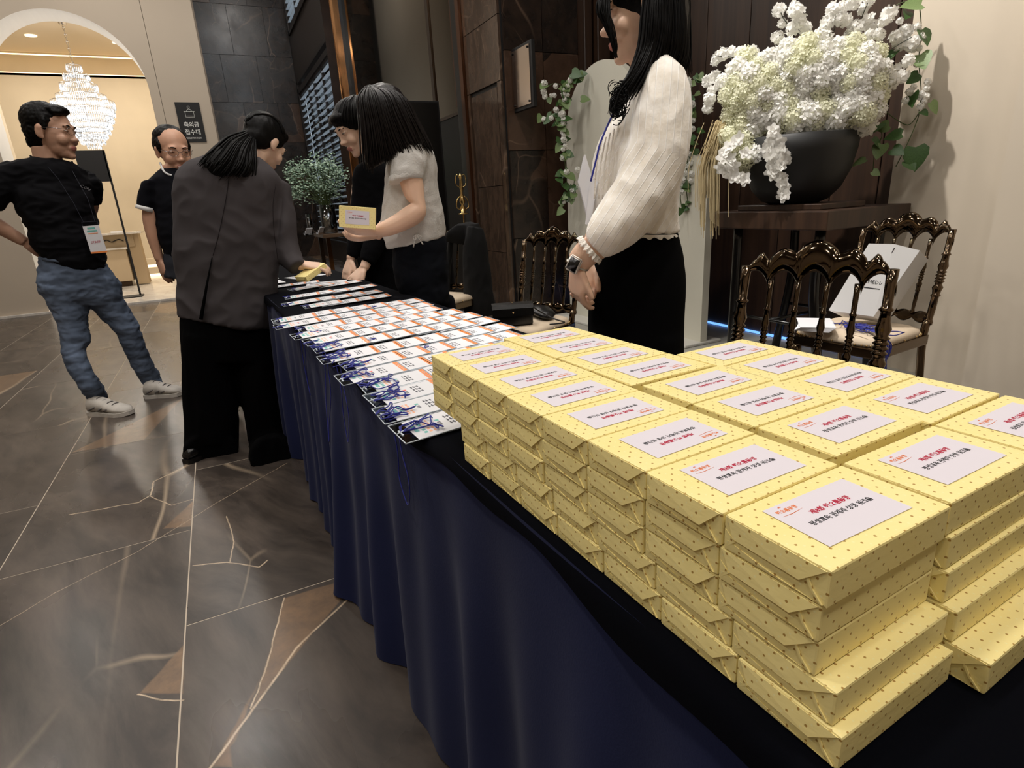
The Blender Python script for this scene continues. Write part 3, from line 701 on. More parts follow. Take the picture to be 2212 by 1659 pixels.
# ================================================================ PEOPLE
def skin(name,c,rough=0.5):
    m=mat(name,c,rough,bump=0.05,bscale=250,var=0.05,vscale=12); b=m.node_tree.nodes['Principled BSDF']
    b.inputs['Subsurface Weight'].default_value=0.12; b.inputs['Subsurface Radius'].default_value=(0.6,0.25,0.15); b.inputs['Subsurface Scale'].default_value=0.01
    return m
SK_A=skin('skin_tan_a',G(192,150,126)); SK_B=skin('skin_tan_b',G(202,156,130)); SK_C=skin('skin_light_c',G(226,190,166)); SK_F=skin('skin_light_f',G(222,184,158))
M_HAIR=mat('black_hair',G(9,8,8),0.46,bump=0.6,bscale=110,stretch=(1,1,0.15),spec=0.12)
M_HAIRB=mat('brown_black_hair',G(20,15,14),0.40,bump=0.6,bscale=110,stretch=(1,1,0.15),spec=0.16)
M_LIP=mat('lips',G(178,112,100),0.55); M_EYEW=mat('eye_white',G(225,220,214),0.2); M_EYEB=mat('eye_iris',G(20,14,12),0.1)
M_METALF=mat('glasses_metal',G(150,150,155),0.2,1.0); M_LENS=glass('lens_glass',(0.97,0.98,1),0.01,0.95)
M_TEE=mat('black_tee_fabric',G(9,9,13),0.9,bump=0.15,bscale=500,spec=0.15); M_TEEB=mat('navy_black_tee',G(8,9,16),0.9,bump=0.15,bscale=500,spec=0.15)
M_CUFF=mat('white_knit_cuff',G(215,215,215),0.8)
M_JEANS=mat('blue_denim',G(92,104,124),0.9,bump=0.3,bscale=700,var=0.42,vscale=5,spec=0.15); M_JEAND=mat('dark_denim',G(24,28,38),0.85,bump=0.2,bscale=600,var=0.2,vscale=9)
M_SUIT=mat('charcoal_suit_cloth',G(66,62,64),0.85,bump=0.15,bscale=700,spec=0.2); M_BLKTR=mat('black_trouser_cloth',G(5,5,6),0.95,bump=0.1,bscale=400,spec=0.06)
M_GREYB=mat('grey_crinkle_blouse',G(198,195,190),0.85,bump=0.6,bscale=160); M_CARDI=mat('black_cardigan_knit',G(7,7,9),0.95,bump=0.3,bscale=300,spec=0.08)
M_SHOE=mat('white_mesh_shoe',G(196,190,182),0.7,bump=0.4,bscale=300,var=0.1,vscale=30); M_SHOEG=mat('grey_shoe_overlay',G(104,100,98),0.6); M_BSHOE=mat('black_leather_shoe',G(12,11,12),0.25)
class Fig:
    def __init__(s,cx,cy):
        s.n=Vector((cx,cy,0)).normalized(); s.d=math.hypot(cx,cy); s.r=Vector((s.n.y,-s.n.x,0)); s.c=Vector((cx,cy,0))
    def at(s,px,py,off=0.0):
        d=ray(px,py); return CO+d*((s.d+off)/d.dot(s.n))
    def off(s,px,py,z=0.0): return onz(px,py,z).dot(s.n)-s.d
    def dirv(s,rr,nn,zz): return (s.r*rr+s.n*nn+Vector((0,0,zz))).normalized()
def cr(vals,n):
    q=[vals[0]*2-vals[1]]+list(vals)+[vals[-1]*2-vals[-2]]; out=[]
    for i in range(1,len(q)-2):
        for k in range(n):
            t=k/n; a,b,c,d=q[i-1],q[i],q[i+1],q[i+2]; out.append(0.5*((2*b)+(c-a)*t+(2*a-5*b+4*c-d)*t*t+(3*b-a-3*c+d)*t**3))
    out.append(vals[-1]); return out
def sloft(bm,fig,secs,n=22,sub=5,mi=0,sq=1.0,cap=True):
    """tube whose two sides pass through the given pairs of points; secs: (l, r, thickness, offset)"""
    C=[];A=[];TH=[]
    for s in secs:
        if isinstance(s[0],Vector): l,r=s[0],s[1]
        else:
            o=s[3] if len(s)>3 else 0.0; l,r=fig.at(*s[0],o),fig.at(*s[1],o)
        C.append((l+r)/2); A.append((r-l)/2); TH.append(s[2])
    C,A,TH=cr(C,sub),cr(A,sub),cr(TH,sub); rings=[]
    for i,(c,a,t) in enumerate(zip(C,A,TH)):
        tg=(C[min(i+1,len(C)-1)]-C[max(i-1,0)]).normalized(); b=fig.n-tg*fig.n.dot(tg); b=b-a*(b.dot(a)/max(a.length_squared,1e-9)); b=b.normalized()*t
        ring=[]
        for j in range(n):
            u=2*PI*j/n; cu,su=math.cos(u),math.sin(u)
            if sq!=1.0: cu=math.copysign(abs(cu)**sq,cu); su=math.copysign(abs(su)**sq,su)
            ring.append(c+a*cu+b*su)
        rings.append(ring)
    loft(bm,rings,cap,mi)
def limb(bm,fig,pts,n=14,sub=5,mi=0):
    P=[(p[0] if isinstance(p[0],Vector) else fig.at(p[0],p[1],p[3] if len(p)>3 else 0.0)) for p in pts]
    Rr=[(p[1] if isinstance(p[0],Vector) else p[2]) for p in pts]
    tube(bm,cr(P,sub),[max(0.001,r) for r in cr(Rr,sub)],n,mi)
def headM(c,F,U,s=1.0):
    F=F.normalized(); U=(U-F*U.dot(F)).normalized(); R_=F.cross(U)
    M=Matrix(((R_.x*s,F.x*s,U.x*s,c.x),(R_.y*s,F.y*s,U.y*s,c.y),(R_.z*s,F.z*s,U.z*s,c.z),(0,0,0,1))); return M
def head(bm,M,female=False,smile=0.0):
    E_=lambda c,r,s=14,g=9: ell(bm,c,r,M,s,g)
    w=0.95 if female else 1.0
    E_((0,-0.015,0.035),(0.074*w,0.092,0.083),20,14); E_((0,0.018,-0.005),(0.063*w,0.073,0.09),20,14)
    E_((0,0.028,-0.060),(0.050*w,0.053,0.045)); E_((0,0.066,-0.098),(0.020,0.018,0.016)); E_((0,0.045,-0.085),(0.036*w,0.036,0.026))
    E_((0,0.0965,-0.028),(0.0125,0.014,0.011)); E_((0.011,0.088,-0.031),(0.009,0.011,0.008)); E_((-0.011,0.088,-0.031),(0.009,0.011,0.008))
    r=[[M@Vector((x*k,y,z)) for x,y in ((-0.011,0.07),(0.011,0.07),(0.006,yy),(-0.006,yy))] for k,yy,z in ((1.0,0.084,0.018),(1.1,0.091,0.0),(1.3,0.102,-0.026))]; loft(bm,r)
    for s in (-1,1):
        E_((s*0.036*w,0.060,-0.030),(0.024,0.024,0.026)); E_((s*0.027,0.078,0.028),(0.021,0.011,0.007))
        E_((s*0.076*w,-0.008,-0.002),(0.009,0.019,0.031)); E_((s*0.079*w,-0.004,0.012),(0.008,0.016,0.014)); E_((s*0.075*w,0.0,-0.026),(0.007,0.010,0.010))
        E_((s*0.031,0.070,0.008),(0.0165,0.0145,0.010))
    E_((0,0.0840,-0.0590),(0.020,0.009,0.0045)); E_((0,0.0825,-0.0695),(0.016,0.009,0.0050)); E_((0,0.0765,-0.064),(0.028,0.010,0.014))
def face_parts(M,parent,female=False,eyes=True,openness=1.0,browmat=None):
    inv=[]
    for s in (-1,1):
        b=bmesh.new(); ell(b,(s*0.031,0.0765,0.008),(0.0125,0.0095,0.0050*openness),M,12,8,0); ell(b,(s*0.031,0.0835,0.0075),(0.0055,0.0035,0.0046*openness),M,10,6,1)
        obj('eye',b,[M_EYEW,M_EYEB],parent,True)
        b=bmesh.new(); tube(b,bez([M@Vector((s*0.014,0.0885,0.0245)),M@Vector((s*0.030,0.0885,0.030)),M@Vector((s*0.047,0.075,0.0255))],5),[0.0012]+[0.0028]*9+[0.001],6); obj('eyebrow',b,browmat or M_HAIR,parent,True)
        b=bmesh.new(); tube(b,bez([M@Vector((s*0.019,0.0825,0.010)),M@Vector((s*0.031,0.0868,0.0142*openness)),M@Vector((s*0.045,0.076,0.009))],5),0.0011,5); obj('eyelash',b,M_HAIR,parent,True)
def hand(bm,w,D,N,side=1,L=0.175,curl=(0.25,0.3,0.35,0.4),thumb=0.5,spread=0.06,s=1.0):
    """w wrist, D direction of the fingers, N normal of the back of the hand, side +1: thumb on D x N side"""
    D=D.normalized(); N=(N-D*N.dot(D)).normalized(); X=D.cross(N)*side
    pl=L*0.50; 
    rings=[]
    for t,wd,th in ((-0.02,0.022,0.018),(0.0,0.024,0.017),(0.35,0.036,0.0155),(0.75,0.041,0.014),(1.0,0.039,0.0115)):
        c=w+D*(pl*t); rings.append([c+X*(wd*s*math.cos(2*PI*j/12))+N*(th*s*math.sin(2*PI*j/12)) for j in range(12)])
    loft(bm,rings)
    lens=(0.92,1.0,0.95,0.76)
    for i in range(4):
        f=(i-1.5); base=w+D*(pl*0.93)-X*(f*0.0195*s)*1.0
        d=(D-X*(f*spread)).normalized(); pts=[base-D*0.012,base]; seg=[0.036,0.024,0.019]; p=base; ang=0; 
        for k,sg in enumerate(seg):
            ang+=curl[i]*(0.9 if k else 0.6)
            dd=d*math.cos(ang)-N*math.sin(ang); p=p+dd*sg*lens[i]*(L/0.175); pts.append(p)
        tube(bm,pts,[0.0098*s,0.0095*s,0.0088*s,0.0080*s,0.0066*s],9)
    tb=w+D*(pl*0.22)+X*0.022*s; td=(D*0.75+X*0.65*(0.4+thumb)-N*0.25).normalized()
    p1=tb+td*0.034*s; td2=(td*0.85+D*0.35-N*0.15).normalized(); p2=p1+td2*0.027*s; p3=p2+(td2*0.9+D*0.3).normalized()*0.020*s
    tube(bm,[tb-D*0.012-X*0.01,tb,p1,p2,p3],[0.014*s,0.0145*s,0.0112*s,0.0102*s,0.0078*s],9)
def body_obj(bm,parent,sk,vox,M=None,lips=True,smooth=3):
    me=remesh(bm,vox,smooth,'body')
    me.materials.clear(); me.materials.append(sk); me.materials.append(M_LIP)
    if M is not None and lips:
        Mi=M.inverted()
        for p in me.polygons:
            c=Mi@p.center
            if c.y>0.072 and -0.0750<c.z<-0.0545 and abs(c.x)<0.022-0.6*abs(c.z+0.0645): p.material_index=1
    return put(me,'body',parent)
def put(me,name,parent):
    me.transform(Matrix.Translation(-parent.location)); me.polygons.foreach_set('use_smooth',[True]*len(me.polygons)); return link(name,me,parent)
def cloth(name,bm,parent,m,vox=0.008,smooth=2,amp=0.004,fr=(7,7,12),seed=0,ridge=None,mats=None,pick=None):
    me=remesh(bm,vox,smooth,name); me.materials.clear()
    for x in (mats or [m]): me.materials.append(x)
    so=Vector((seed*3.7,seed*1.9,seed*5.1))
    if amp:
        nrm=[v.normal.copy() for v in me.vertices]
        for v,nn in zip(me.vertices,nrm):
            c=v.co; q=Vector((c.x*fr[0],c.y*fr[1],c.z*fr[2]))+so
            h=noise.noise(q)+0.5*(1-2*abs(noise.noise(q*1.9+Vector((4,4,4)))))+(0.0)
            v.co=c+nn*(h-0.25)*amp
            if ridge: v.co+=nn*ridge(c)
    if pick:
        for p in me.polygons: p.material_index=pick(p.center)
    return put(me,name,parent)
def strands(name,fig,guides,parent,m,n=60,r=0.004,jit=0.006,seed=0,solid=None,sides=4,vox=0.006):
    """guides: list of curves [(px,py,off),...]; hair locks run between neighbouring guides. solid(bm) adds an under-mass"""
    R_=random.Random(seed); G_=[bez([fig.at(*p) for p in g],7) for g in guides]
    bm=bmesh.new()
    for i in range(n):
        u=R_.random()*(len(G_)-1); k=min(int(u),len(G_)-2); f=u-k; a,b=G_[k],G_[k+1]; L_=min(len(a),len(b)); 
        j=Vector((R_.gauss(0,1),R_.gauss(0,1),R_.gauss(0,1)))*jit; e=0.86+0.14*R_.random(); ph=R_.random()*6
        pts=[]
        for q in range(int(L_*e)):
            s=q/(L_-1); p=a[q].lerp(b[q],f)+j*(0.35+s)+Vector((math.sin(ph+s*7),math.cos(ph+s*6),0))*jit*0.5*s; pts.append(p)
        nn=len(pts); rr=r*(0.6+0.8*R_.random())
        if nn>3: tube(bm,pts,[rr*(0.5+1.0*math.sin(PI*min(1,(q+1)/nn*0.95))**0.5)*(1 if q<nn-2 else 0.3) for q in range(nn)],sides)
    if solid:
        sb=bmesh.new(); solid(sb); me=remesh(sb,vox,3,'hs')
        for v in me.vertices:
            c=v.co; v.co=c+v.normal*0.0025*noise.noise(Vector((c.x*60,c.y*60,c.z*9)))
        add_mesh(bm,me); bpy.data.meshes.remove(me)
    return obj(name,bm,m,parent,True)
def shoe(heel,toe,parent,name='shoe',mats=None,high=0.085,wd=0.048,trainer=True):
    heel=Vector(heel); toe=Vector(toe); d=(toe-heel); L_=d.length; d.normalize(); s=Vector((d.y,-d.x,0)); Z=Vector((0,0,1))
    bm=bmesh.new(); prof=[(0.0,0.6,0.55),(0.06,0.85,0.9),(0.2,0.92,1.0),(0.38,0.86,0.86),(0.55,0.96,0.62),(0.75,1.05,0.46),(0.9,0.9,0.36),(1.0,0.35,0.22)]
    rings=[]
    for t,w_,h_ in prof:
        c=heel+d*(L_*t); hw=wd*w_; hh=high*h_
        ring=[]
        for j in range(16):
            u=2*PI*j/16; x=math.cos(u); z=math.sin(u); ring.append(c+s*hw*math.copysign(abs(x)**0.8,x)+Z*(0.018+hh*0.5+hh*0.5*z))
        rings.append(ring)
    loft(bm,rings); u=obj('shoe',bm,(mats or [M_SHOE])[0],parent,True)
    b=bmesh.new()
    for layer,(z0,z1,gr) in enumerate(((0.0,0.022,1.06),)):
        lo=[];hi=[]
        for sd in (1,-1):
            for t,w_,h_ in (prof if sd==1 else prof[::-1]):
                c=heel+d*(L_*(-0.02+1.04*t)); lift=0.006*max(0,(t-0.8)/0.2)**2
                lo.append(c+s*(wd*w_*gr*sd)+Z*(z0+lift)); hi.append(c+s*(wd*w_*gr*sd)+Z*(z1+lift+0.004*abs(t-0.5)))
        loft(b,[lo,hi])
    so=obj('sole',b,(mats or [M_SHOE,M_SHOEG])[-1 if not trainer else 0],u,False)
    so.parent=u
    if trainer:
        for t,hh in ((0.30,0.9),(0.42,0.74),(0.54,0.62),(0.66,0.53)):
            b=bmesh.new(); c=heel+d*(L_*t)+Z*(0.020+high*hh*0.98); tube(b,bez([c-s*wd*0.62-Z*high*hh*0.3,c-s*wd*0.3,c+s*wd*0.3,c+s*wd*0.62-Z*high*hh*0.3],4),0.0032,6); o=obj('lace',b,M_SHOEG,u,True)
        for sd in (1,-1):
            b=bmesh.new(); 
            for t0,t1 in ((0.1,0.32),(0.35,0.5),(0.5,0.66)):
                p0=heel+d*(L_*t0)+s*sd*wd*0.90+Z*0.035; p1=heel+d*(L_*t1)+s*sd*wd*0.80+Z*(0.072-0.03*t1); tube(b,[p0,(p0+p1)/2+s*sd*0.005,p1],[0.004,0.007,0.003],6)
            obj('overlay',b,M_SHOEG,u,True)
    return u
def person(name_lab,c,group=None): return empty('person',(c[0],c[1],0),0,name_lab,'person',group)
def leg_core(bm,P): tube(bm,P,[0.06,0.045,0.035,0.035],10)
# ---------------------------------------------------------------- man in a black T-shirt and jeans, hands on hips
F_=Fig(-0.70,4.2); A=person('man with glasses, black T-shirt and blue jeans, hand on hip, smiling to the side',(-0.70,4.2))
A['group']='people at the registration table'
Fd=F_.dirv(0.86,-0.48,-0.10); MA=headM(F_.at(112,286,-0.02),Fd,Vector((0,0,1)),1.20)
bm=bmesh.new(); head(bm,MA)
limb(bm,F_,[(98,318,0.066,0.01),(104,345,0.068,0.01),(104,372,0.075,0.01)])
sloft(bm,F_,[((70,375),(150,378),0.07),((60,450),(170,450),0.09),((95,540),(200,545),0.09),((100,600),(230,620),0.09)],14)
limb(bm,F_,[(30,385,0.05),(-30,425,0.052,-0.02),(-62,452,0.05,-0.03),(-58,470,0.045,-0.02),(-20,480,0.043,0.0),(22,504,0.036,0.02),(52,522,0.029,0.03)])
hand(bm,F_.at(52,522,0.03),F_.dirv(0.85,0.1,-0.42),F_.dirv(-0.2,-0.9,0.2),1,0.17,(0.3,0.35,0.4,0.45),0.4)
limb(bm,F_,[(180,385,0.045,0.06),(196,440,0.042,0.13),(175,490,0.04,0.2),(150,520,0.03,0.17)])
hand(bm,F_.at(150,520,0.17),F_.dirv(-0.8,0,-0.4),F_.dirv(0,1,0),1,0.16,(0.3,0.3,0.3,0.3))
limb(bm,F_,[(130,620,0.05),(160,740,0.035,-0.02),(175,800,0.03,-0.05)]); limb(bm,F_,[(225,640,0.05),(272,730,0.03,0.05),(300,780,0.03,0.07)])
bodyA=body_obj(bm,A,SK_A,0.0055,MA); face_parts(MA,A,openness=0.55)
bm=bmesh.new()
sloft(bm,F_,[((66,338),(152,352),0.065),((30,347),(178,362),0.09),((8,362),(192,378),0.11),((16,405),(199,400),0.125),((34,450),(206,450),0.14),((56,500),(216,500),0.15),((74,540),(227,538),0.15),((92,564),(230,566),0.14),((118,578),(229,579),0.125)],26)
limb(bm,F_,[(40,380,0.085),(5,392,0.088,-0.01),(-25,418,0.088,-0.02),(-38,432,0.086,-0.02)])
limb(bm,F_,[(175,385,0.075,0.03),(190,410,0.07,0.07),(192,435,0.066,0.11)])
cloth('tshirt',bm,A,M_TEE,0.008,2,0.015,(6,6,15),1)
b=bmesh.new(); tube(b,bez([F_.at(66,337,-0.01),F_.at(82,352,-0.085),F_.at(112,364,-0.10),F_.at(142,362,-0.07),F_.at(156,350,0.0)],5),0.006,6); obj('neckband',b,M_TEE,A,True)
bm=bmesh.new()
sloft(bm,F_,[((84,548),(229,566),0.120),((80,580),(242,588),0.125),((77,610),(258,608),0.125),((86,636),(266,640),0.11),((104,655),(268,658),0.08)],26)
oL=F_.off(215,880)
sloft(bm,F_,[((76,612),(185,628),0.11,0),((98,650),(192,664),0.10,0),((116,684),(193,702),0.092,0),((129,732),(196,738),0.085,-0.01),((133,768),(187,760),0.075,-0.03),((150,806),(197,792),0.070,-0.06),((176,846),(216,822),0.064,-0.08),((190,866),(234,857),0.062,oL)],20)
oR=F_.off(340,850)
sloft(bm,F_,[((165,622),(264,610),0.11,0.02),((195,664),(270,650),0.10,0.03),((244,714),(298,699),0.09,0.04),((263,752),(310,735),0.08,0.06),((282,788),(326,775),0.072,0.08),((299,815),(345,808),0.068,0.1),((310,838),(354,829),0.062,oR)],20)
cloth('jeans',bm,A,M_JEANS,0.008,1,0.009,(10,10,24),2)
b=bmesh.new(); sloft(b,F_,[((86,552),(228,566),0.138),((84,560),(230,574),0.141)],26,2); obj('waistband',b,M_JEANS,A,True)
h=onz(200,893,0); t=onz(284,896,0); shoe(h,t,A,'shoe',[M_SHOE,M_SHOEG],0.095,0.052)
h=onz(318,858,0); t=onz(398,852,0); shoe(h,t,A,'shoe',[M_SHOE,M_SHOEG],0.095,0.052)
bm=bmesh.new()
ell(bm,(0,-0.026,0.050),(0.083,0.092,0.080),MA,20,14); ell(bm,(0,-0.045,0.01),(0.078,0.068,0.072),MA); ell(bm,(0.0,0.035,0.094),(0.062,0.046,0.024),MA); ell(bm,(0.03,0.052,0.085),(0.034,0.026,0.016),MA); ell(bm,(0,-0.075,-0.045),(0.05,0.03,0.035),MA)
for s in (-1,1): ell(bm,(s*0.074,0.014,0.032),(0.010,0.016,0.030),MA)
me=remesh(bm,0.005,2,'hair'); me.materials.append(M_HAIR)
for v in me.vertices: v.co+=v.normal*0.004*noise.noise(v.co*70)
put(me,'hair',A)
gl=bmesh.new()
for s in (-1,1):
    tube(gl,[MA@Vector((s*0.031+0.024*math.cos(u*PI/8),0.097-0.10*abs(0.0)+(-0.006 if abs(u-0)<2 and s>0 else 0),0.006+0.016*math.sin(u*PI/8))) for u in range(17)],0.0011,5)
    tube(gl,[MA@Vector((s*0.055,0.095,0.012)),MA@Vector((s*0.080,0.05,0.014)),MA@Vector((s*0.084,-0.01,0.012))],0.0014,5)
tube(gl,bez([MA@Vector((-0.008,0.099,0.010)),MA@Vector((0,0.104,0.014)),MA@Vector((0.008,0.099,0.010))],4),0.0012,5)
G1=obj('glasses',gl,M_METALF,A,True)
# staff pass hanging on the chest
e=empty('staff_pass',F_.at(205,520,-0.17),0,'white staff pass with green and red print hanging on the black T-shirt','badge')
def quad_card(q,par,name,m,th=0.002,mi=None):
    b=bmesh.new(); nrm=(q[1]-q[0]).cross(q[3]-q[0]).normalized(); 
    if nrm.dot(q[0]-CO)>0: nrm=-nrm
    lo=[b.verts.new(p) for p in q]; hi=[b.verts.new(p+nrm*th) for p in q]
    b.faces.new(lo[::-1]); b.faces.new(hi)
    for i in range(4): b.faces.new((lo[i],lo[(i+1)%4],hi[(i+1)%4],hi[i]))
    return obj(name,b,m,par),nrm
def bil(q,u,v): return (q[0].lerp(q[1],u)).lerp(q[3].lerp(q[2],u),v)
q=[F_.at(x,y,-0.168) for x,y in ((178,489),(213,486),(232,545),(197,548))]; quad_card(q,e,'pass_card',M_CARD)
def prt(q,par,items,off=0.0025):
    nrm=(q[1]-q[0]).cross(q[3]-q[0]).normalized(); 
    if nrm.dot(q[0]-CO)>0: nrm=-nrm
    for (u0,u1,v0,v1,m) in items:
        z=[bil(q,u0,v0)+nrm*off,bil(q,u1,v0)+nrm*off,bil(q,u1,v1)+nrm*off,bil(q,u0,v1)+nrm*off]; quad_card(z,par,'print_line',m,0.0004)
prt(q,e,[(0.25,0.72,0.06,0.12,M_TEAL),(0.18,0.8,0.16,0.22,M_TEAL),(0.18,0.8,0.27,0.29,M_BORANGE),(0,1,0.94,1.0,M_BORANGE)])
def word_on(s,q,u,v,wd,par,m,off=0.003,name='printed_word',bold=0.0,flipy=False):
    me=text_mesh(s,0.1,1,bold=bold); w0=mesh_w(me); ex=(q[1]-q[0]).normalized(); nrm=(q[1]-q[0]).cross(q[3]-q[0]).normalized()
    if nrm.dot(q[0]-CO)>0: nrm=-nrm
    ey=nrm.cross(ex); k=wd/w0; c=bil(q,u,v)+nrm*off
    b=bmesh.new(); add_mesh(b,me,Matrix(((ex.x*k,ey.x*k,nrm.x,c.x),(ex.y*k,ey.y*k,nrm.y,c.y),(ex.z*k,ey.z*k,nrm.z,c.z),(0,0,0,1)))); bpy.data.meshes.remove(me); return obj(name,b,m,par)
word_on('STAFF',q,0.5,0.60,0.045,e,M_RED)
b=bmesh.new(); tube(b,[F_.at(179,489,-0.168),F_.at(176,480,-0.165),F_.at(210,478,-0.165),F_.at(213,486,-0.168)],0.0012,5); tube(b,[F_.at(180,479,-0.165),F_.at(160,440,-0.155),F_.at(125,385,-0.13),F_.at(105,362,-0.11)],0.0011,5); tube(b,[F_.at(205,478,-0.165),F_.at(190,430,-0.15),F_.at(165,385,-0.115),F_.at(150,358,-0.07)],0.0011,5); obj('lanyard',b,mat('dark_cord',G(30,32,48),0.6),e)
q=[F_.at(x,y,-0.135) for x,y in ((173,398),(194,408),(196,414),(175,404))]; word_on('COV',q,0.5,0.5,0.05,A,mat('grey_print',G(120,120,125),0.6),0.004,'chest_print')
# ---------------------------------------------------------------- balding man behind
F_=Fig(-0.10,4.0); B=person('balding man with glasses grinning, black T-shirt with white sleeve hems, behind the suited woman',(-0.10,4.0)); B['group']='people at the registration table'
MB_=headM(F_.at(375,327,0),F_.dirv(0.30,-0.94,-0.22),Vector((0,0,1)),1.10)
bm=bmesh.new(); head(bm,MB_); limb(bm,F_,[(370,355,0.058),(376,375,0.06),(378,395,0.06)])
sloft(bm,F_,[((345,395),(410,395),0.07),((350,480),(425,480),0.09),((358,560),(430,560),0.09)],14)
sloft(bm,F_,[((312,430),(345,430),0.045),((306,465),(343,470),0.047),((314,505),(347,505),0.042),((326,540),(350,537),0.032),((334,562),(354,560),0.026)],12)
hand(bm,F_.at(344,560),F_.dirv(0.10,-0.1,-0.95),F_.dirv(-0.85,-0.5,0),1,0.17,(0.35,0.4,0.5,0.55),0.5)
sloft(bm,F_,[((420,430),(455,430),0.045),((425,500),(455,500),0.04),((420,550),(440,550),0.03)],12)
body_obj(bm,B,SK_B,0.0055,MB_); face_parts(MB_,B,openness=0.5)
b=bmesh.new(); ell(b,(0,0.0905,-0.0635),(0.021,0.006,0.0045),MB_); obj('teeth',b,M_EYEW,B,True)
bm=bmesh.new(); sloft(bm,F_,[((350,362),(405,358),0.05),((332,375),(425,370),0.08),((318,392),(445,385),0.10),((328,440),(448,435),0.115),((338,500),(446,500),0.12),((350,545),(446,545),0.115),((354,556),(446,556),0.11)],22)
sloft(bm,F_,[((305,392),(352,385),0.075),((296,420),(345,420),0.07),((294,445),(338,455),0.062)],14); sloft(bm,F_,[((415,390),(455,400),0.07),((425,440),(465,440),0.06)],14)
cloth('tshirt',bm,B,M_TEEB,0.009,2,0.008,(6,6,11),4)
b=bmesh.new(); sloft(b,F_,[((293,441),(338,452),0.066),((292,449),(336,462),0.066)],16,2); obj('sleeve_hem',b,M_CUFF,B,True)
b=bmesh.new(); tube(b,bez([F_.at(346,352,0.0),F_.at(356,372,-0.075),F_.at(378,380,-0.085),F_.at(400,372,-0.06)],5),0.006,6); obj('neckband',b,M_CUFF,B,True)
bm=bmesh.new(); sloft(bm,F_,[((352,545),(440,548),0.10),((354,600),(440,600),0.11)],18); 
for x,dx in ((-0.17,0),(0.0,0)):
    tube(bm,[Vector((x+0.02,4.0,0.85)),Vector((x,4.0,0.5)),Vector((x,4.02,0.06))],[0.095,0.075,0.06],14)
cloth('trousers',bm,B,M_JEAND,0.012,2,0.006,(7,7,14),5)
shoe((-0.17,4.05,0),(-0.19,3.80,0),B,'shoe',[M_BSHOE],0.08,0.045,False); shoe((0.0,4.05,0),(0.0,3.80,0),B,'shoe',[M_BSHOE],0.08,0.045,False)
bm=bmesh.new()
for s in (-1,1): ell(bm,(s*0.066,-0.022,0.028),(0.019,0.052,0.044),MB_); ell(bm,(s*0.073,0.012,0.028),(0.008,0.014,0.026),MB_); pass
ell(bm,(0,-0.07,0.01),(0.066,0.045,0.066),MB_); ell(bm,(0,-0.032,0.062),(0.078,0.082,0.064),MB_)
me=remesh(bm,0.005,2,'hair'); me.materials.append(M_HAIR)
for v in me.vertices: v.co+=v.normal*0.003*noise.noise(v.co*80)
put(me,'hair',B)
gl=bmesh.new()
for s in (-1,1):
    tube(gl,[MB_@Vector((s*0.031+0.024*math.cos(u*PI/8),0.096,0.004+0.015*math.sin(u*PI/8))) for u in range(17)],0.0011,5); tube(gl,[MB_@Vector((s*0.055,0.095,0.010)),MB_@Vector((s*0.082,0.03,0.012))],0.0014,5)
tube(gl,[MB_@Vector((-0.008,0.098,0.008)),MB_@Vector((0.008,0.098,0.008))],0.0012,5); obj('glasses',gl,M_METALF,B,True)
# ---------------------------------------------------------------- woman in the charcoal suit, seen from behind, leaning over the table
F_=Fig(0.02,3.0); Cp=person('woman in charcoal blazer and wide black trousers seen from behind, leaning over the table',(0.02,3.0)); Cp['group']='people at the registration table'
MC=headM(F_.at(572,312,0.10),F_.dirv(0.62,0.50,-0.55),F_.dirv(0.38,0.20,0.80),1.0)
bm=bmesh.new(); head(bm,MC,True); limb(bm,F_,[(562,330,0.05,0.08),(540,360,0.05,0.05),(515,385,0.06,0.02)])
sloft(bm,F_,[((440,375),(585,380),0.06),((400,480),(590,480),0.09),((400,640),(590,650),0.09)],14)
limb(bm,F_,[(612,430,0.04,0.03),(622,520,0.036,0.02),(622,560,0.036,0.0),(640,571,0.030,-0.05),(655,572,0.025,-0.08)])
hand(bm,F_.at(655,572,-0.08),F_.dirv(0.95,-0.1,-0.18),F_.dirv(0.1,-0.3,0.9),-1,0.16,(0.45,0.5,0.55,0.6),0.3)
limb(bm,F_,[(400,430,0.038,0.08),(410,520,0.034,0.14),(440,570,0.028,0.24)]); hand(bm,F_.at(440,570,0.24),F_.dirv(0.7,0.6,0.0),F_.dirv(0,0,1),1,0.16)
for x in (455,580): limb(bm,F_,[(x-20,720,0.06),(x-10,850,0.045,0.02),(x-15,965,0.032,0.02)])
body_obj(bm,Cp,SK_C,0.0055,MC); face_parts(MC,Cp,True,openness=0.4)
bm=bmesh.new(); sloft(bm,F_,[((430,338),(566,350),0.075,0.02),((400,352),(590,368),0.10,0.01),((380,378),(610,398),0.125),((372,430),(612,440),0.135),((372,505),(606,505),0.135),((376,590),(602,590),0.135),((379,645),(600,655),0.14),((384,682),(594,708),0.145)],28)
sloft(bm,F_,[((572,385),(626,402),0.06,0.02),((588,440),(638,450),0.06,0.0),((592,500),(643,508),0.058,-0.02),((594,550),(652,548),0.056,-0.04),((612,578),(653,560),0.050,-0.07),((626,590),(656,566),0.044,-0.09)],16)
sloft(bm,F_,[((374,400),(415,395),0.055,0.05),((373,470),(408,470),0.055,0.08),((380,545),(412,540),0.05,0.13),((405,590),(440,575),0.04,0.19)],14)
def vent(c): return 0.0
cloth('blazer',bm,Cp,M_SUIT,0.008,2,0.012,(6,6,7),7)
for nm,pp in (('arm_seam',[(596,398,-0.085),(590,440,-0.10),(592,500,-0.10),(600,560,-0.09)]),('back_seam',[(498,362,-0.116),(488,430,-0.135),(474,500,-0.136),(460,552,-0.136)])):
    b=bmesh.new(); tube(b,bez([F_.at(*q) for q in pp],6),0.0013,5); obj(nm,b,mat('suit_seam',G(34,30,32),0.9,spec=0.1),Cp,True)
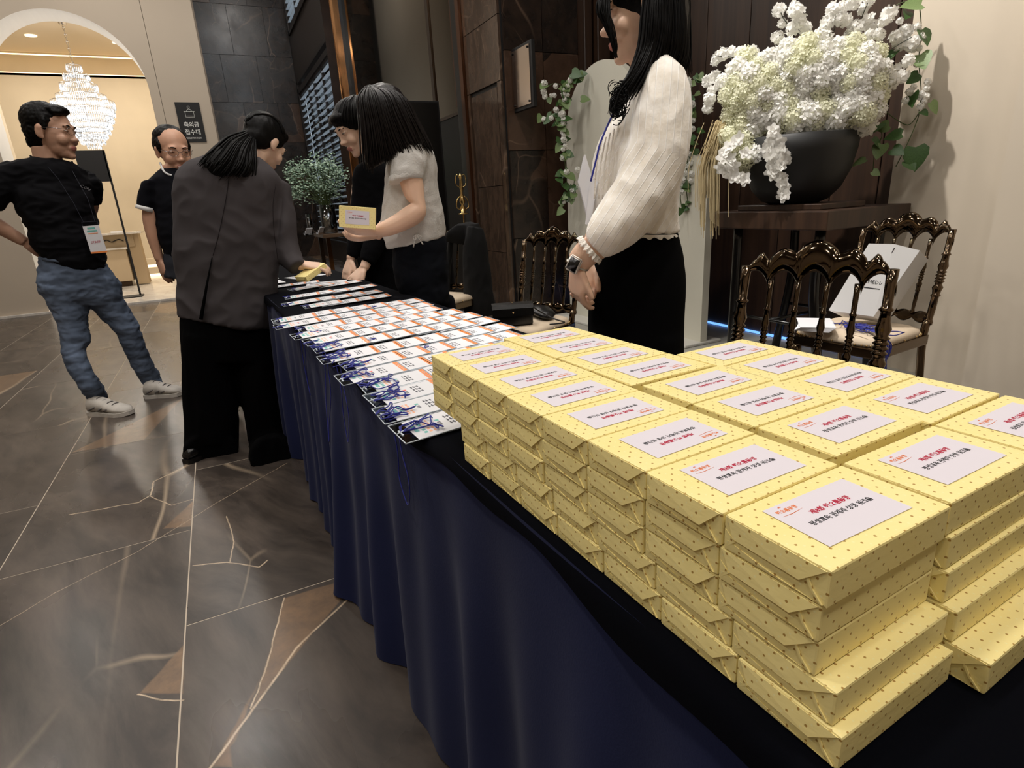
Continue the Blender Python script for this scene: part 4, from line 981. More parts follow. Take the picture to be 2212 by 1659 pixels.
b=bmesh.new(); tube(b,[F_.at(458,556,-0.134),F_.at(446,620,-0.140),F_.at(434,690,-0.143)],[0.002,0.006,0.009],6); obj('back_vent',b,M_BLKTR,Cp,True)
b=bmesh.new(); tube(b,bez([F_.at(460,345,-0.06),F_.at(500,352,-0.085),F_.at(545,352,-0.06),F_.at(575,362,-0.02)],5),0.013,8); obj('collar',b,M_SUIT,Cp,True)
bm=bmesh.new(); oC=F_.off(450,985)
sloft(bm,F_,[((385,670),(594,700),0.13),((387,720),(596,735),0.13),((392,770),(600,775),0.12)],24)
sloft(bm,F_,[((388,715),(500,725),0.12,0),((393,790),(504,795),0.115,0),((397,860),(512,850),0.11,0),((398,925),(517,912),0.105,0),((396,960),(516,958),0.105,0),((396,980),(514,978),0.10,F_.off(455,990))],24)
sloft(bm,F_,[((497,725),(596,728),0.12,0.02),((506,795),(605,800),0.115,0.01),((522,870),(614,865),0.11,0),((532,930),(624,925),0.105,0),((537,970),(631,962),0.105,0),((540,994),(634,984),0.10,F_.off(585,1000))],24)
cloth('trousers',bm,Cp,M_BLKTR,0.010,2,0.010,(11,11,2),8)
h=onz(398,1003,0); t=h+Vector((0.20,0.14,0)); u=shoe(h+Vector((0.01,0,0)),t,Cp,'shoe',[M_BSHOE],0.06,0.035,False)
h2=onz(560,1003,0); shoe(h2+Vector((0,0.02,0)),h2+Vector((0.16,0.18,0)),Cp,'shoe',[M_BSHOE],0.06,0.035,False)
def sol(b):
    ell(b,(0,-0.022,0.040),(0.082,0.098,0.090),MC,20,14); ell(b,(0,-0.05,0.0),(0.074,0.062,0.07),MC); ell(b,(0,0.040,0.078),(0.062,0.045,0.036),MC)
    limb(b,F_,[(522,300,0.030,0.03),(500,318,0.042,-0.03),(480,340,0.05,-0.07),(470,360,0.05,-0.09),(490,378,0.035,-0.10)])
    limb(b,F_,[(522,300,0.028,0.03),(520,330,0.045,-0.05),(515,360,0.048,-0.08),(500,382,0.03,-0.09)])
strands('hair',F_,[[(530,285,-0.02),(490,300,-0.06),(455,330,-0.09),(428,358,-0.12)],[(535,290,-0.03),(505,310,-0.09),(480,345,-0.125),(460,372,-0.13)],[(540,295,-0.03),(520,320,-0.10),(505,355,-0.135),(480,388,-0.13)],[(545,300,-0.02),(538,330,-0.09),(532,362,-0.125),(510,386,-0.12)],[(550,300,-0.0),(548,335,-0.07),(545,365,-0.10),(535,384,-0.09)]],Cp,M_HAIR,300,0.0026,0.007,1,sol)
for i in range(0): pass
def head_locks(name,M,parent,m,n=50,seed=0,toward=(-0.02,-0.09,0.0),r=0.0035,front=0.085,side=0.08):
    """combed locks lying over the cap, from the hairline to a gathering point"""
    R_=random.Random(seed); bm=bmesh.new()
    for i in range(n):
        a=(-1+2*i/(n-1))*1.45; s=Vector((side*math.sin(a),front*math.cos(a)*0.9,0.06+0.05*math.cos(a))); e=Vector(toward)+Vector((R_.gauss(0,.008),R_.gauss(0,.006),R_.gauss(0,.008)))
        mid=(s+e)/2+Vector((0.03*math.sin(a),-0.01,0.07)); c=Vector((0,-0.02,0.04))
        pts=bez([s,s.lerp(mid,0.5)+Vector((0,0,0.018)),mid,mid.lerp(e,0.5)+Vector((0,-0.025,0.0)),e],4)
        q=[]
        for p in pts:
            d=p-c; k=math.sqrt((d.x/0.083)**2+(d.y/0.100)**2+(d.z/0.091)**2); q.append(M@(c+d/k*1.01))
        tube(bm,q,[r*(0.5+math.sin(PI*(j+0.5)/len(q))) for j in range(len(q))],5)
    return obj(name,bm,m,parent,True)
head_locks('hair_locks',MC,Cp,M_HAIR,46,2,(0.0,-0.115,0.045))
# ---------------------------------------------------------------- woman in black behind, face down-left with bangs
F_=Fig(0.85,3.25); Ep=person('woman in black cardigan with dark bangs looking down, reaching over the badges behind grey blouse',(0.85,3.25)); Ep['group']='people at the registration table'
ME_=headM(F_.at(766,276,0),F_.dirv(-0.74,-0.42,-0.45),F_.dirv(-0.30,-0.1,0.92),1.10)
bm=bmesh.new(); head(bm,ME_,True); limb(bm,F_,[(795,315,0.045),(808,345,0.045),(815,370,0.06)])
sloft(bm,F_,[((785,370),(860,370),0.06),((780,480),(860,480),0.08),((790,600),(870,600),0.08)],14)
limb(bm,F_,[(775,400,0.036),(768,480,0.033,-0.02),(765,530,0.028,-0.06),(757,560,0.023,-0.08)]); hand(bm,F_.at(757,562,-0.08),F_.dirv(-0.35,-0.3,-0.85),F_.dirv(-0.5,-0.4,0.7),-1,0.155,(0.2,0.25,0.3,0.35),0.5)
limb(bm,F_,[(850,420,0.036,-0.05),(815,520,0.033,-0.12),(795,560,0.028,-0.16),(786,580,0.024,-0.18)]); hand(bm,F_.at(786,580,-0.18),F_.dirv(-0.72,-0.1,-0.60),F_.dirv(-0.2,-0.5,0.8),-1,0.165,(0.15,0.2,0.25,0.3),0.5,0.14)
body_obj(bm,Ep,SK_C,0.005,ME_); face_parts(ME_,Ep,True,openness=0.45)
bm=bmesh.new(); sloft(bm,F_,[((782,352),(850,350),0.06),((766,368),(885,370),0.09),((762,420),(885,420),0.10),((768,500),(878,500),0.10),((775,580),(880,580),0.11),((785,640),(885,650),0.12)],22)
sloft(bm,F_,[((762,385),(800,385),0.05),((755,450),(790,450),0.048,-0.02),((751,510),(782,512),0.042,-0.05),((749,540),(776,548),0.036,-0.07),((752,553),(772,560),0.032,-0.08)],14)
sloft(bm,F_,[((830,400),(880,410),0.055,-0.04),((800,480),(850,500),0.05,-0.10),((782,530),(824,545),0.043,-0.14),((776,558),(806,576),0.037,-0.17)],14)
cloth('cardigan',bm,Ep,M_CARDI,0.008,2,0.006,(8,8,10),9)
bm=bmesh.new()
for x in (0.78,0.94): tube(bm,[Vector((x,3.3,0.84)),Vector((x,3.3,0.5)),Vector((x,3.32,0.06))],[0.1,0.08,0.06],14)
cloth('trousers',bm,Ep,M_BLKTR,0.012,2,0.004,(7,7,10),10)
shoe((0.78,3.36,0),(0.74,3.14,0),Ep,'shoe',[M_BSHOE],0.07,0.04,False); shoe((0.94,3.36,0),(0.91,3.14,0),Ep,'shoe',[M_BSHOE],0.07,0.04,False)
def sol(b):
    ell(b,(0,-0.018,0.038),(0.084,0.098,0.090),ME_,20,14); ell(b,(0,-0.05,-0.02),(0.078,0.055,0.08),ME_); ell(b,(0,0.052,0.070),(0.066,0.040,0.030),ME_)
    limb(b,F_,[(800,300,0.05,0.05),(815,350,0.05,0.06),(820,400,0.04,0.05)])
strands('hair',F_,[[(762,206,-0.02),(742,218,-0.06),(731,246,-0.085),(732,272,-0.09)],[(765,206,-0.03),(750,220,-0.09),(744,248,-0.105),(748,274,-0.105)],[(768,206,-0.03),(762,226,-0.10),(762,250,-0.115),(766,277,-0.11)],[(772,206,-0.03),(780,228,-0.09),(784,258,-0.10),(788,290,-0.09)],[(786,212,-0.02),(800,240,-0.06),(806,290,-0.06),(800,350,-0.09),(798,420,-0.12)]],Ep,M_HAIR,180,0.0020,0.003,4,sol)
# ---------------------------------------------------------------- woman in the grey blouse holding a box
F_=Fig(0.84,2.42); D=person('woman in grey short-sleeved blouse with straight dark hair, side on, holding up a yellow box',(0.84,2.42)); D['group']='people at the registration table'
MD=headM(F_.at(836,262,0.0),F_.dirv(-0.62,0.45,-0.52),F_.dirv(-0.42,0.1,0.86),1.0)
bm=bmesh.new(); head(bm,MD,True); limb(bm,F_,[(835,300,0.045),(858,320,0.048),(872,340,0.06)])
sloft(bm,F_,[((850,340),(915,340),0.06),((840,430),(940,430),0.08),((850,520),(955,520),0.08)],14)
sloft(bm,F_,[((858,360),(908,360),0.040,-0.10),((862,390),(914,388),0.042,-0.11),((874,425),(918,430),0.040,-0.12),((888,440),(921,462),0.036,-0.13),((880,443),(904,484),0.036,-0.14),((850,464),(864,503),0.033,-0.15),((822,480),(832,512),0.028,-0.155),((808,489),(816,510),0.022,-0.16)],14,6)
hand(bm,F_.at(812,500,-0.16),F_.dirv(-0.93,-0.05,0.10),F_.dirv(0.10,-0.35,-0.93),1,0.17,(0.30,0.40,0.45,0.5),1.3)
limb(bm,F_,[(850,400,0.038,0.10),(845,470,0.034,0.10),(812,508,0.026,0.02)]); hand(bm,F_.at(812,508,0.0),F_.dirv(-0.9,-0.2,-0.1),F_.dirv(0,-0.2,-0.9),-1,0.16,(0.5,0.5,0.6,0.6),0.3)
body_obj(bm,D,SK_F,0.0045,MD); face_parts(MD,D,True,openness=0.5)
bm=bmesh.new(); sloft(bm,F_,[((846,302),(905,296),0.06),((842,318),(930,322),0.085),((838,350),(940,350),0.10),((832,400),(946,400),0.105),((826,450),(955,450),0.11),((826,500),(963,490),0.115),((836,538),(963,510),0.112)],24)
sloft(bm,F_,[((858,308),(916,318),0.055,-0.05),((848,345),(922,350),0.062,-0.08),((840,380),(918,374),0.063,-0.10),((842,395),(915,386),0.060,-0.105)],16)
cloth('blouse',bm,D,M_GREYB,0.007,2,0.009,(12,12,9),11)
b=bmesh.new(); sloft(b,F_,[((840,383),(917,375),0.066,-0.10),((838,398),(916,388),0.067,-0.105)],18,2); cloth('sleeve_cuff',b,D,M_GREYB,0.006,1,0.003,(14,14,14),3)
b=bmesh.new()
for pp in ([(900,508),(896,520),(893,534)],[(902,508),(908,520),(914,528)],[(901,507),(893,512),(897,519),(902,510)],[(901,507),(910,511),(906,518),(901,510)]): tube(b,bez([F_.at(x,y,-0.125) for x,y in pp],4),0.0028,5)
obj('waist_tie',b,M_GREYB,D,True)
bm=bmesh.new(); sloft(bm,F_,[((848,528),(962,506),0.108),((846,560),(967,545),0.115),((852,600),(970,600),0.12),((866,645),(968,655),0.12)],22)
for x in (0.76,0.86): tube(bm,[Vector((x,2.47,0.70)),Vector((x,2.47,0.45)),Vector((x,2.47,0.05))],[0.06,0.07,0.06],14)
cloth('trousers',bm,D,mat('faded_black_cotton',G(14,16,22),0.92,bump=0.2,bscale=500,spec=0.1),0.010,2,0.009,(9,9,16),12)
shoe((0.80,2.5,0),(0.74,2.28,0),D,'shoe',[M_BSHOE],0.07,0.04,False); shoe((0.94,2.5,0),(0.90,2.28,0),D,'shoe',[M_BSHOE],0.07,0.04,False)
def sol(b):
    ell(b,(0,-0.02,0.038),(0.086,0.102,0.094),MD,20,14); ell(b,(0,-0.05,-0.02),(0.082,0.06,0.085),MD); ell(b,(0,0.045,0.070),(0.066,0.040,0.034),MD)
    sloft(b,F_,[((782,225),(868,215),0.06,-0.02),((780,262),(888,250),0.065,-0.04),((790,300),(905,290),0.06,-0.05),((792,345),(912,318),0.045,-0.06),((795,368),(850,340),0.02,-0.08)],16)
strands('hair',F_,[[(792,188,-0.02),(777,213,-0.07),(779,255,-0.09),(784,320,-0.10),(790,378,-0.11)],[(796,187,-0.03),(795,215,-0.10),(805,265,-0.115),(812,320,-0.12),(816,376,-0.12)],[(800,186,-0.03),(815,210,-0.11),(830,260,-0.13),(845,310,-0.13),(858,345,-0.12)],[(805,186,-0.03),(838,205,-0.10),(858,250,-0.12),(880,300,-0.12),(900,338,-0.12)],[(812,186,-0.01),(862,205,-0.07),(890,255,-0.09),(912,300,-0.08),(930,335,-0.08)],[(815,187,0.02),(875,215,0.0),(900,260,0.0),(922,305,-0.02),(938,340,-0.03)]],D,M_HAIRB,360,0.0021,0.005,5,sol)
# ---------------------------------------------------------------- woman in the white blouse, cropped at the top
F_=Fig(1.10,1.36); W=person('woman in sheer white striped blouse and black trousers standing behind the yellow boxes',(1.10,1.36)); W['group']='people at the registration table'
MF=headM(F_.at(1382,24,0.0),F_.dirv(-0.96,-0.16,-0.16),F_.dirv(-0.12,0,0.98),1.0)
bm=bmesh.new(); head(bm,MF,True); limb(bm,F_,[(1392,100,0.048),(1402,145,0.048),(1408,180,0.06)])
sloft(bm,F_,[((1370,185),(1460,180),0.06),((1310,330),(1455,330),0.08),((1310,480),(1450,480),0.08),((1300,600),(1450,600),0.09)],14)
sloft(bm,F_,[((1400,220),(1470,230),0.035,-0.12),((1370,380),(1430,400),0.032,-0.14),((1330,450),(1372,492),0.031,-0.15),((1278,500),(1318,548),0.031,-0.15),((1247,525),(1286,570),0.0275,-0.15),((1229,550),(1266,588),0.025,-0.145)],14,6)
hand(bm,F_.at(1246,572,-0.145),F_.dirv(-0.05,0.15,-0.98),F_.dirv(-0.80,-0.55,0.0),-1,0.165,(0.55,0.75,0.85,0.95),0.15,0.0,1.0)
limb(bm,F_,[(1330,420,0.036,0.12),(1290,500,0.032,0.10),(1268,560,0.026,0.0)]); hand(bm,F_.at(1272,568,-0.03),F_.dirv(-0.05,-0.25,-0.95),F_.dirv(0.45,0.85,0.0),1,0.16,(0.75,0.85,0.9,0.95),0.3,0.0,1.0)
body_obj(bm,W,SK_F,0.0040,MF); face_parts(MF,W,True,openness=0.9)
M_SHEER=bpy.data.materials.new('sheer_white_striped_blouse'); M_SHEER.use_nodes=True
k=NB(M_SHEER); b_=k.N['Principled BSDF']; uvn=k.n('ShaderNodeAttribute'); uvn.attribute_name='stripe'
st=k.rng(k.math('ABSOLUTE',k.math('SUBTRACT',k.math('FRACT',uvn.outputs['Fac']),0.5)),0.0,0.09,1,0)
tc=k.n('ShaderNodeTexCoord'); nz=k.noise(tc.outputs['Object'],26,4)
k.L.new(k.mix(st,k.mix(k.rng(nz,0.35,0.65),G(232,224,210),G(247,243,235)),G(255,253,249)),b_.inputs['Base Color']); b_.inputs['Roughness'].default_value=0.75
b_.inputs['Sheen Weight'].default_value=0.3
bp=k.n('ShaderNodeBump'); bp.inputs['Strength'].default_value=0.5; bp.inputs['Distance'].default_value=0.004; k.L.new(k.math('ADD',k.noise(tc.outputs['Object'],45,5),k.math('MULTIPLY',st,0.5)),bp.inputs['Height']); k.L.new(bp.outputs[0],b_.inputs['Normal'])
bm=bmesh.new(); sloft(bm,F_,[((1378,158),(1432,136),0.055,0.0),((1366,176),(1462,150),0.075),((1346,222),(1480,205),0.10),((1302,292),(1484,290),0.118),((1285,345),(1478,345),0.12),((1278,400),(1469,400),0.115),((1277,450),(1462,450),0.11),((1292,495),(1466,502),0.11)],26)
sloft(bm,F_,[((1398,150),(1466,146),0.05,-0.04),((1382,190),(1488,186),0.066,-0.08),((1368,250),(1494,252),0.072,-0.105),((1352,320),(1488,318),0.072,-0.12),((1332,380),(1466,400),0.07,-0.13),((1308,420),(1430,468),0.066,-0.14),((1284,455),(1378,520),0.058,-0.15),((1268,485),(1328,548),0.046,-0.15),((1264,502),(1304,556),0.036,-0.15)],24,6)
blouse=cloth('blouse',bm,W,M_SHEER,0.0065,2,0.008,(10,10,6),13)
at_=blouse.data.attributes.new('stripe','FLOAT','POINT')
sl=[(F_.at(1440,150,0),F_.at(1425,330,0)),(F_.at(1425,330,0),F_.at(1300,520,0))]
vals=[]
for v in blouse.data.vertices:
    p=v.co+W.location; s=(p-F_.c).dot(F_.r); best=None
    for a_,b2 in sl:
        d=b2-a_; t=max(0,min(1,(p-a_).dot(d)/d.length_squared)); e_=p-(a_+d*t); perp=(F_.n.cross(d)).normalized(); val=e_.dot(perp)
        if best is None or e_.length<best[0]: best=(e_.length,val)
    vals.append(best[1]/0.0175)
at_.data.foreach_set('value',vals)
def ruffle(name,a,b2,th,off,par,amp=0.006,n=110,h=0.012,rows=1):
    bm=bmesh.new(); c=(F_.at(*a,off)+F_.at(*b2,off))/2; ax=(F_.at(*b2,off)-F_.at(*a,off))/2; tg=ax.cross(F_.n).normalized(); bb=F_.n*th; r0=[];r1=[];r2=[]
    if tg.z>0: tg=-tg
    for j in range(n):
        u=2*PI*j/n; d=ax*math.cos(u)+bb*math.sin(u); w_=1+amp*8*math.sin(u*17)+amp*4*math.sin(u*29); r0.append(c+d*0.97); r1.append(c+d*(1.0+0.6*(w_-1))+tg*h*0.5); r2.append(c+d*w_+tg*(h+0.003*math.sin(u*23)))
    loft(bm,[r0,r1,r2],False); return obj(name,bm,M_LACE,par,True)
M_LACE=mat('white_lace_trim',G(236,230,220),0.8,bump=0.9,bscale=260)
ruffle('cuff_ruffle',(1258,508),(1302,560),0.040,-0.15,W,0.012,110,0.016)
ruffle('hem_lace',(1296,498),(1466,504),0.112,0.0,W,0.004,200,0.010)
b=bmesh.new()
for x0 in range(0,5):
    pts=[F_.at(1300+9*x0,305-9*x0,-0.112+0.004*x0),F_.at(1288+9*x0,360,-0.117+0.004*x0),F_.at(1284+9*x0,430,-0.112+0.004*x0)]; tube(b,bez(pts,5),0.0022,5)
obj('pintuck',b,M_LACE,W,True)
bm=bmesh.new(); sloft(bm,F_,[((1300,492),(1464,498),0.104),((1286,525),(1470,525),0.11),((1277,560),(1477,560),0.12),((1272,620),(1483,615),0.125),((1271,700),(1481,700),0.12),((1271,735),(1477,775),0.12)],26)
sloft(bm,F_,[((1271,700),(1385,710),0.11),((1272,760),(1380,780),0.11),(Vector((0.93,1.40,0.35)),Vector((1.09,1.30,0.35)),0.10),(Vector((0.92,1.42,0.04)),Vector((1.08,1.30,0.04)),0.10)],18)
sloft(bm,F_,[((1365,710),(1480,720),0.11),((1372,780),(1476,790),0.11),(Vector((1.10,1.36,0.35)),Vector((1.24,1.22,0.35)),0.10),(Vector((1.10,1.36,0.04)),Vector((1.24,1.22,0.04)),0.10)],18)
cloth('trousers',bm,W,M_BLKTR,0.010,2,0.004,(8,8,4),14)
shoe((1.06,1.42,0),(0.86,1.34,0),W,'shoe',[M_BSHOE],0.06,0.04,False); shoe((1.22,1.34,0),(1.02,1.22,0),W,'shoe',[M_BSHOE],0.06,0.04,False)
def sol(b):
    ell(b,(0,-0.022,0.040),(0.088,0.106,0.094),MF,22,16); ell(b,(0,-0.06,-0.02),(0.082,0.062,0.085),MF)
    sloft(b,F_,[((1400,-60),(1482,-40),0.07,0.0),((1385,0),(1486,0),0.08,-0.01),((1378,50),(1487,50),0.085,-0.01),((1380,95),(1484,95),0.08,-0.01),((1392,125),(1466,128),0.05,-0.01)],20)
    limb(b,F_,[(1398,70,0.020,-0.07),(1394,120,0.018,-0.10),(1374,160,0.016,-0.12),(1352,190,0.018,-0.13),(1335,220,0.020,-0.135),(1322,245,0.014,-0.135)])
strands('hair',F_,[[(1370,-70,-0.04),(1395,-30,-0.085),(1392,40,-0.10),(1388,100,-0.11),(1368,160,-0.13),(1340,200,-0.14),(1322,258,-0.14)],[(1380,-75,-0.04),(1410,-30,-0.09),(1412,40,-0.11),(1405,100,-0.11),(1385,150,-0.13),(1355,200,-0.14),(1330,240,-0.14)],[(1385,-75,-0.04),(1430,-30,-0.09),(1440,40,-0.10),(1436,90,-0.10),(1430,120,-0.09),(1424,135,-0.08),(1420,140,-0.08)],[(1390,-75,-0.03),(1460,-30,-0.06),(1470,40,-0.07),(1468,90,-0.07),(1462,120,-0.06),(1455,132,-0.05),(1452,138,-0.05)],[(1392,-75,0.0),(1478,-20,0.0),(1486,40,0.0),(1486,90,0.0),(1484,125,0.0),(1478,150,0.0),(1474,165,0.0)]],W,M_HAIR,430,0.0021,0.005,6,sol)
b=bmesh.new(); R_=random.Random(5)
for i in range(46):
    u=R_.random(); dx=u*26; off=-0.055-0.03*u
    pts=[F_.at(1336+dx*1.2,-80,off),F_.at(1300+dx*0.9,-20,off-0.02),F_.at(1291+dx,20,off-0.03),F_.at(1304+dx*0.8,52+8*u,off-0.035),F_.at(1322+dx*0.35,95,off-0.035),F_.at(1329+dx*0.12,126-8*R_.random(),off-0.03)]
    pts=[p+Vector((R_.gauss(0,.002),R_.gauss(0,.002),0)) for p in pts]; q=bez(pts,5); tube(b,q,[0.0028*(1-0.75*j/len(q)) for j in range(len(q))],4)
for i in range(42):  # curl at the end of the long lock and loose wisps
    cx,cy=1338+R_.gauss(0,7),214+R_.gauss(0,18); rr=8+R_.random()*13; q=[F_.at(cx+rr*math.cos(t)*0.8,cy+rr*math.sin(t)+(t-i)*2.0,-0.145-0.01*R_.random()) for t in [x*0.6+i for x in range(9)]]; tube(b,bez(q,3),0.0013,4)
for i in range(9):
    x=1484+R_.random()*10; q=[F_.at(1480,60,0.0),F_.at(x,110,0.0),F_.at(x+3*R_.random(),150+R_.random()*15,0.0)]; tube(b,bez(q,5),0.0009,4)
obj('front_locks',b,M_HAIR,W,True)['kind']='stuff'
# wrist watch (rests on the wrist: its own thing)
wc=F_.at(1240,571,-0.178); ex=(F_.at(1254,560,-0.178)-F_.at(1240,571,-0.178)).normalized(); 
e=empty('wrist_watch',wc,0,'white-cased square smart watch with black screen on the wrist of the white-bloused woman','watch')
ax=F_.dirv(0.45,-0.1,0.85); az=-F_.n*0.9+F_.r*-0.35; az=(az-ax*az.dot(ax)).normalized(); ay=az.cross(ax)
def plate(w_,h_,z0,z1,m,name,bv):
    b=bmesh.new(); Mx=Matrix(((ax.x,ay.x,az.x,wc.x),(ax.y,ay.y,az.y,wc.y),(ax.z,ay.z,az.z,wc.z),(0,0,0,1))); box(b,(-w_/2,-h_/2,z0),(w_/2,h_/2,z1),0,Mx); bmesh.ops.bevel(b,geom=list(b.edges),offset=bv,segments=3,affect='EDGES'); obj(name,b,m,e,True)
plate(0.044,0.038,-0.004,0.006,mat('pale_aluminium',G(222,214,206),0.3,0.6),'watch_case',0.0035); plate(0.037,0.031,0.004,0.0068,M_BLACK,'watch_screen',0.001)
b=bmesh.new(); cc=F_.at(1248,572,-0.145); tube(b,[cc+(ay*math.cos(t*PI/10)+az*math.sin(t*PI/10))*0.031 for t in range(21)],0.003,6); obj('watch_band',b,mat('silver_band',G(200,198,194),0.3,0.7),e,True)
# lanyard strap + held papers
b=bmesh.new(); tube(b,bez([F_.at(1345,200,-0.115),F_.at(1300,300,-0.135),F_.at(1289,340,-0.14),F_.at(1276,392,-0.14)],5),0.0026,6); obj('lanyard',b,M_CORD,W,True)
qq=[F_.at(x,y,-0.05) for x,y in ((1264,333),(1284,398),(1272,482),(1250,392))]
e=empty('folded_paper',qq[0],0,'folded white paper sheets held upright against the white blouse','paper')
for i,dd in enumerate((0.0,0.012)):
    q2=[p+F_.n*dd+F_.r*(-0.004*i) for p in qq]; quad_card(q2,e,'sheet',M_CARD,0.0015)
q2=[F_.at(x,y,-0.06) for x,y in ((1276,385),(1291,392),(1276,486),(1264,484))]; quad_card(q2,e,'sheet',M_CARD,0.0015)
# ---------------------------------------------------------------- the two boxes in hands
def held_box(c,ex,ey,lab,label=True):
    """ex along the long side, ey along the width"""
    ex=ex.normalized(); ey=(ey-ex*ey.dot(ex)).normalized(); ez=ex.cross(ey)
    e=bpy.data.objects.new('gift_box',None); COL.objects.link(e); M_=Matrix(((ex.x,ey.x,ez.x,c.x),(ex.y,ey.y,ez.y,c.y),(ex.z,ey.z,ez.z,c.z),(0,0,0,1)))@Matrix.Translation((-BD/2,0,-BH/2)); e.matrix_world=M_; e.location=M_.to_translation(); e.rotation_euler=M_.to_euler()
    addtag(e,lab,'box','yellow boxes in hands'); link('wrapped_body',BODIES[0],e); link('end_fold',FLAPS[0],e)
    if label: link('label',LABEL,e,(BD/2,0,BH+0.0007))
FD=Fig(0.84,2.42); p=[FD.at(x,y,-0.22) for x,y in ((742,448),(805,453),(802,490),(742,488))]
held_box(sum(p,Vector())/4,(p[1]-p[0]),(p[0]-p[3]),'yellow gift box held upright by the woman in the grey blouse')
FC=Fig(0.02,3.0); c=FC.at(672,588,-0.10); held_box(c,Vector((0.75,0.45,0.35)),Vector((-0.45,0.8,0.0)),'yellow gift box held over the badges by the suited woman',False)
# ================================================================ FURNITURE AND DECOR
M_CHROME=mat('dark_gold_chrome',(0.105,0.075,0.048),0.08,1.0); M_SEAT=mat('beige_seat_fabric',G(206,188,164),0.8,bump=0.1,bscale=200,var=0.05,vscale=20); M_STUD=mat('brass_stud',(0.7,0.5,0.25),0.2,1.0)
M_POST=mat('dark_bronze_chrome',(0.16,0.115,0.075),0.12,1.0)
def turned(z0,z1,r,n=14):
    p=[(0.0,0.0),(1.0,0.0),(1.1,0.03),(0.8,0.06),(0.95,0.18),(0.9,0.30),(1.25,0.315),(0.9,0.33),(1.1,0.37),(1.35,0.40),(0.85,0.43)]
    for k in range(4): a=0.45+0.033*k; p+=[(0.9,a),(1.32,a+0.012),(0.9,a+0.026)]
    p+=[(1.3,0.62),(0.95,0.67),(0.8,0.73),(1.2,0.745),(0.8,0.76),(0.85,0.9),(0.95,1.0),(0.0,1.0)]
    return [(r*a,z0+(z1-z0)*b) for a,b in p]
def chair_meshes():
    m={}
    w,d,sh=0.40,0.40,0.44
    b=bmesh.new(); box(b,(-w/2,-d/2,sh-0.055),(w/2,d/2,sh-0.01)); bevel(b,0.006,2); m['seat_frame']=(tomesh('seat_frame',b,M_POST,False),None)
    b=bmesh.new(); rings=[]
    for s,z in ((0.99,sh-0.012),(1.0,sh),(0.97,sh+0.016),(0.86,sh+0.026),(0.4,sh+0.031),(0.02,sh+0.032)):
        rings.append([Vector((s*(w/2-0.004)*math.copysign(abs(math.cos(u))**0.35,math.cos(u)),s*(d/2-0.004)*math.copysign(abs(math.sin(u))**0.35,math.sin(u)),z)) for u in [2*PI*j/32 for j in range(32)]])
    loft(b,rings); 
    for j in range(44):
        u=2*PI*j/44; c=Vector(((w/2-0.003)*math.copysign(abs(math.cos(u))**0.35,math.cos(u)),(d/2-0.003)*math.copysign(abs(math.sin(u))**0.35,math.sin(u)),sh-0.004)); ell(b,c,(0.005,0.005,0.005),None,6,4,1)
    m['seat']=(tomesh('seat',b,[M_SEAT,M_STUD],True),None)
    for i,(x,s) in enumerate(((-1,1),(1,1))):
        b=bmesh.new(); lathe(b,[(0.010,0),(0.012,0.02),(0.016,0.10),(0.018,0.25),(0.024,0.30),(0.016,0.32),(0.024,0.34),(0.020,0.40)],Vector((x*(w/2-0.025),-d/2+0.025,0)),12); m['leg%d'%i]=(tomesh('leg',b,M_POST,True),None)
        b=bmesh.new(); tube(b,bez([Vector((x*(w/2-0.02),d/2+0.075,0)),Vector((x*(w/2-0.02),d/2+0.03,0.18)),Vector((x*(w/2-0.02),d/2-0.008,0.40)),Vector((x*(w/2-0.02),d/2+0.005,0.49))],4),0.017,8); m['rleg%d'%i]=(tomesh('leg',b,M_POST,True),None)
        sh_=Matrix(((1,0,0,0),(0,1,0.20,0),(0,0,1,0),(0,0,0,1)))
        b=bmesh.new(); lathe(b,turned(0.0,0.40,0.0155),Vector((0,0,0)),14,0,Matrix.Translation((x*(w/2-0.015),d/2+0.005,0.47))@sh_); m['post%d'%i]=(tomesh('back_post',b,M_POST,True),None)
    sh_=Matrix(((1,0,0,0),(0,1,0.20,0),(0,0,1,0),(0,0,0,1)))
    for k in range(4):
        x=-w/2+0.015+(w-0.03)*(k+1)/5
        b=bmesh.new(); lathe(b,turned(0.0,0.32,0.0085),Vector((0,0,0)),10,0,Matrix.Translation((x,d/2+0.013,0.51))@sh_); m['spindle%d'%k]=(tomesh('spindle',b,M_CHROME,True),None)
    def rail(top,bot,th,name,W_,NX=100):
        b=bmesh.new(); N_=10; rings=[]
        for i in range(NX+1):
            s=i/NX; x=-W_/2+W_*s; t,bo=top(s),bot(s); cz=(t+bo)/2; h=max(0.004,(t-bo)/2); edge=min(1,min(s,1-s)*14+0.35)
            yc=d/2+0.005+0.20*(cz-0.47)+0.012*(1-(2*s-1)**2)
            rings.append([Vector((x,yc+th*edge*math.sin(u)*(0.55+0.45*abs(math.sin(u)))+0.20*h*math.cos(u),cz+h*math.cos(u))) for u in [2*PI*j/N_ for j in range(N_)]])
        loft(b,rings); return tomesh(name,b,M_CHROME,True)
    P=[(0,0.83),(0.03,0.862),(0.10,0.890),(0.14,0.908),(0.19,0.888),(0.29,0.920),(0.37,0.911),(0.5,0.942)]
    def top(s):
        s=min(s,1-s)
        for (a,b_),(c,d_) in zip(P[:-1],P[1:]):
            if s<=c: u=(s-a)/(c-a); u=(math.sin(PI*u/2)**0.75 if d_>b_ else 1-(1-u)**1.0*math.cos(PI*u/2)) if not(a<0.1) else u*u*(3-2*u); return b_+(d_-b_)*u
        return P[-1][1]
    def bot(s): f=(s*5)%1.0; return 0.800+0.056*(max(0,math.sin(PI*f)))**0.5
    m['crest']=(rail(top,lambda s: min(bot(s),top(s)-0.012),0.011,'crest_rail',w-0.0),None)
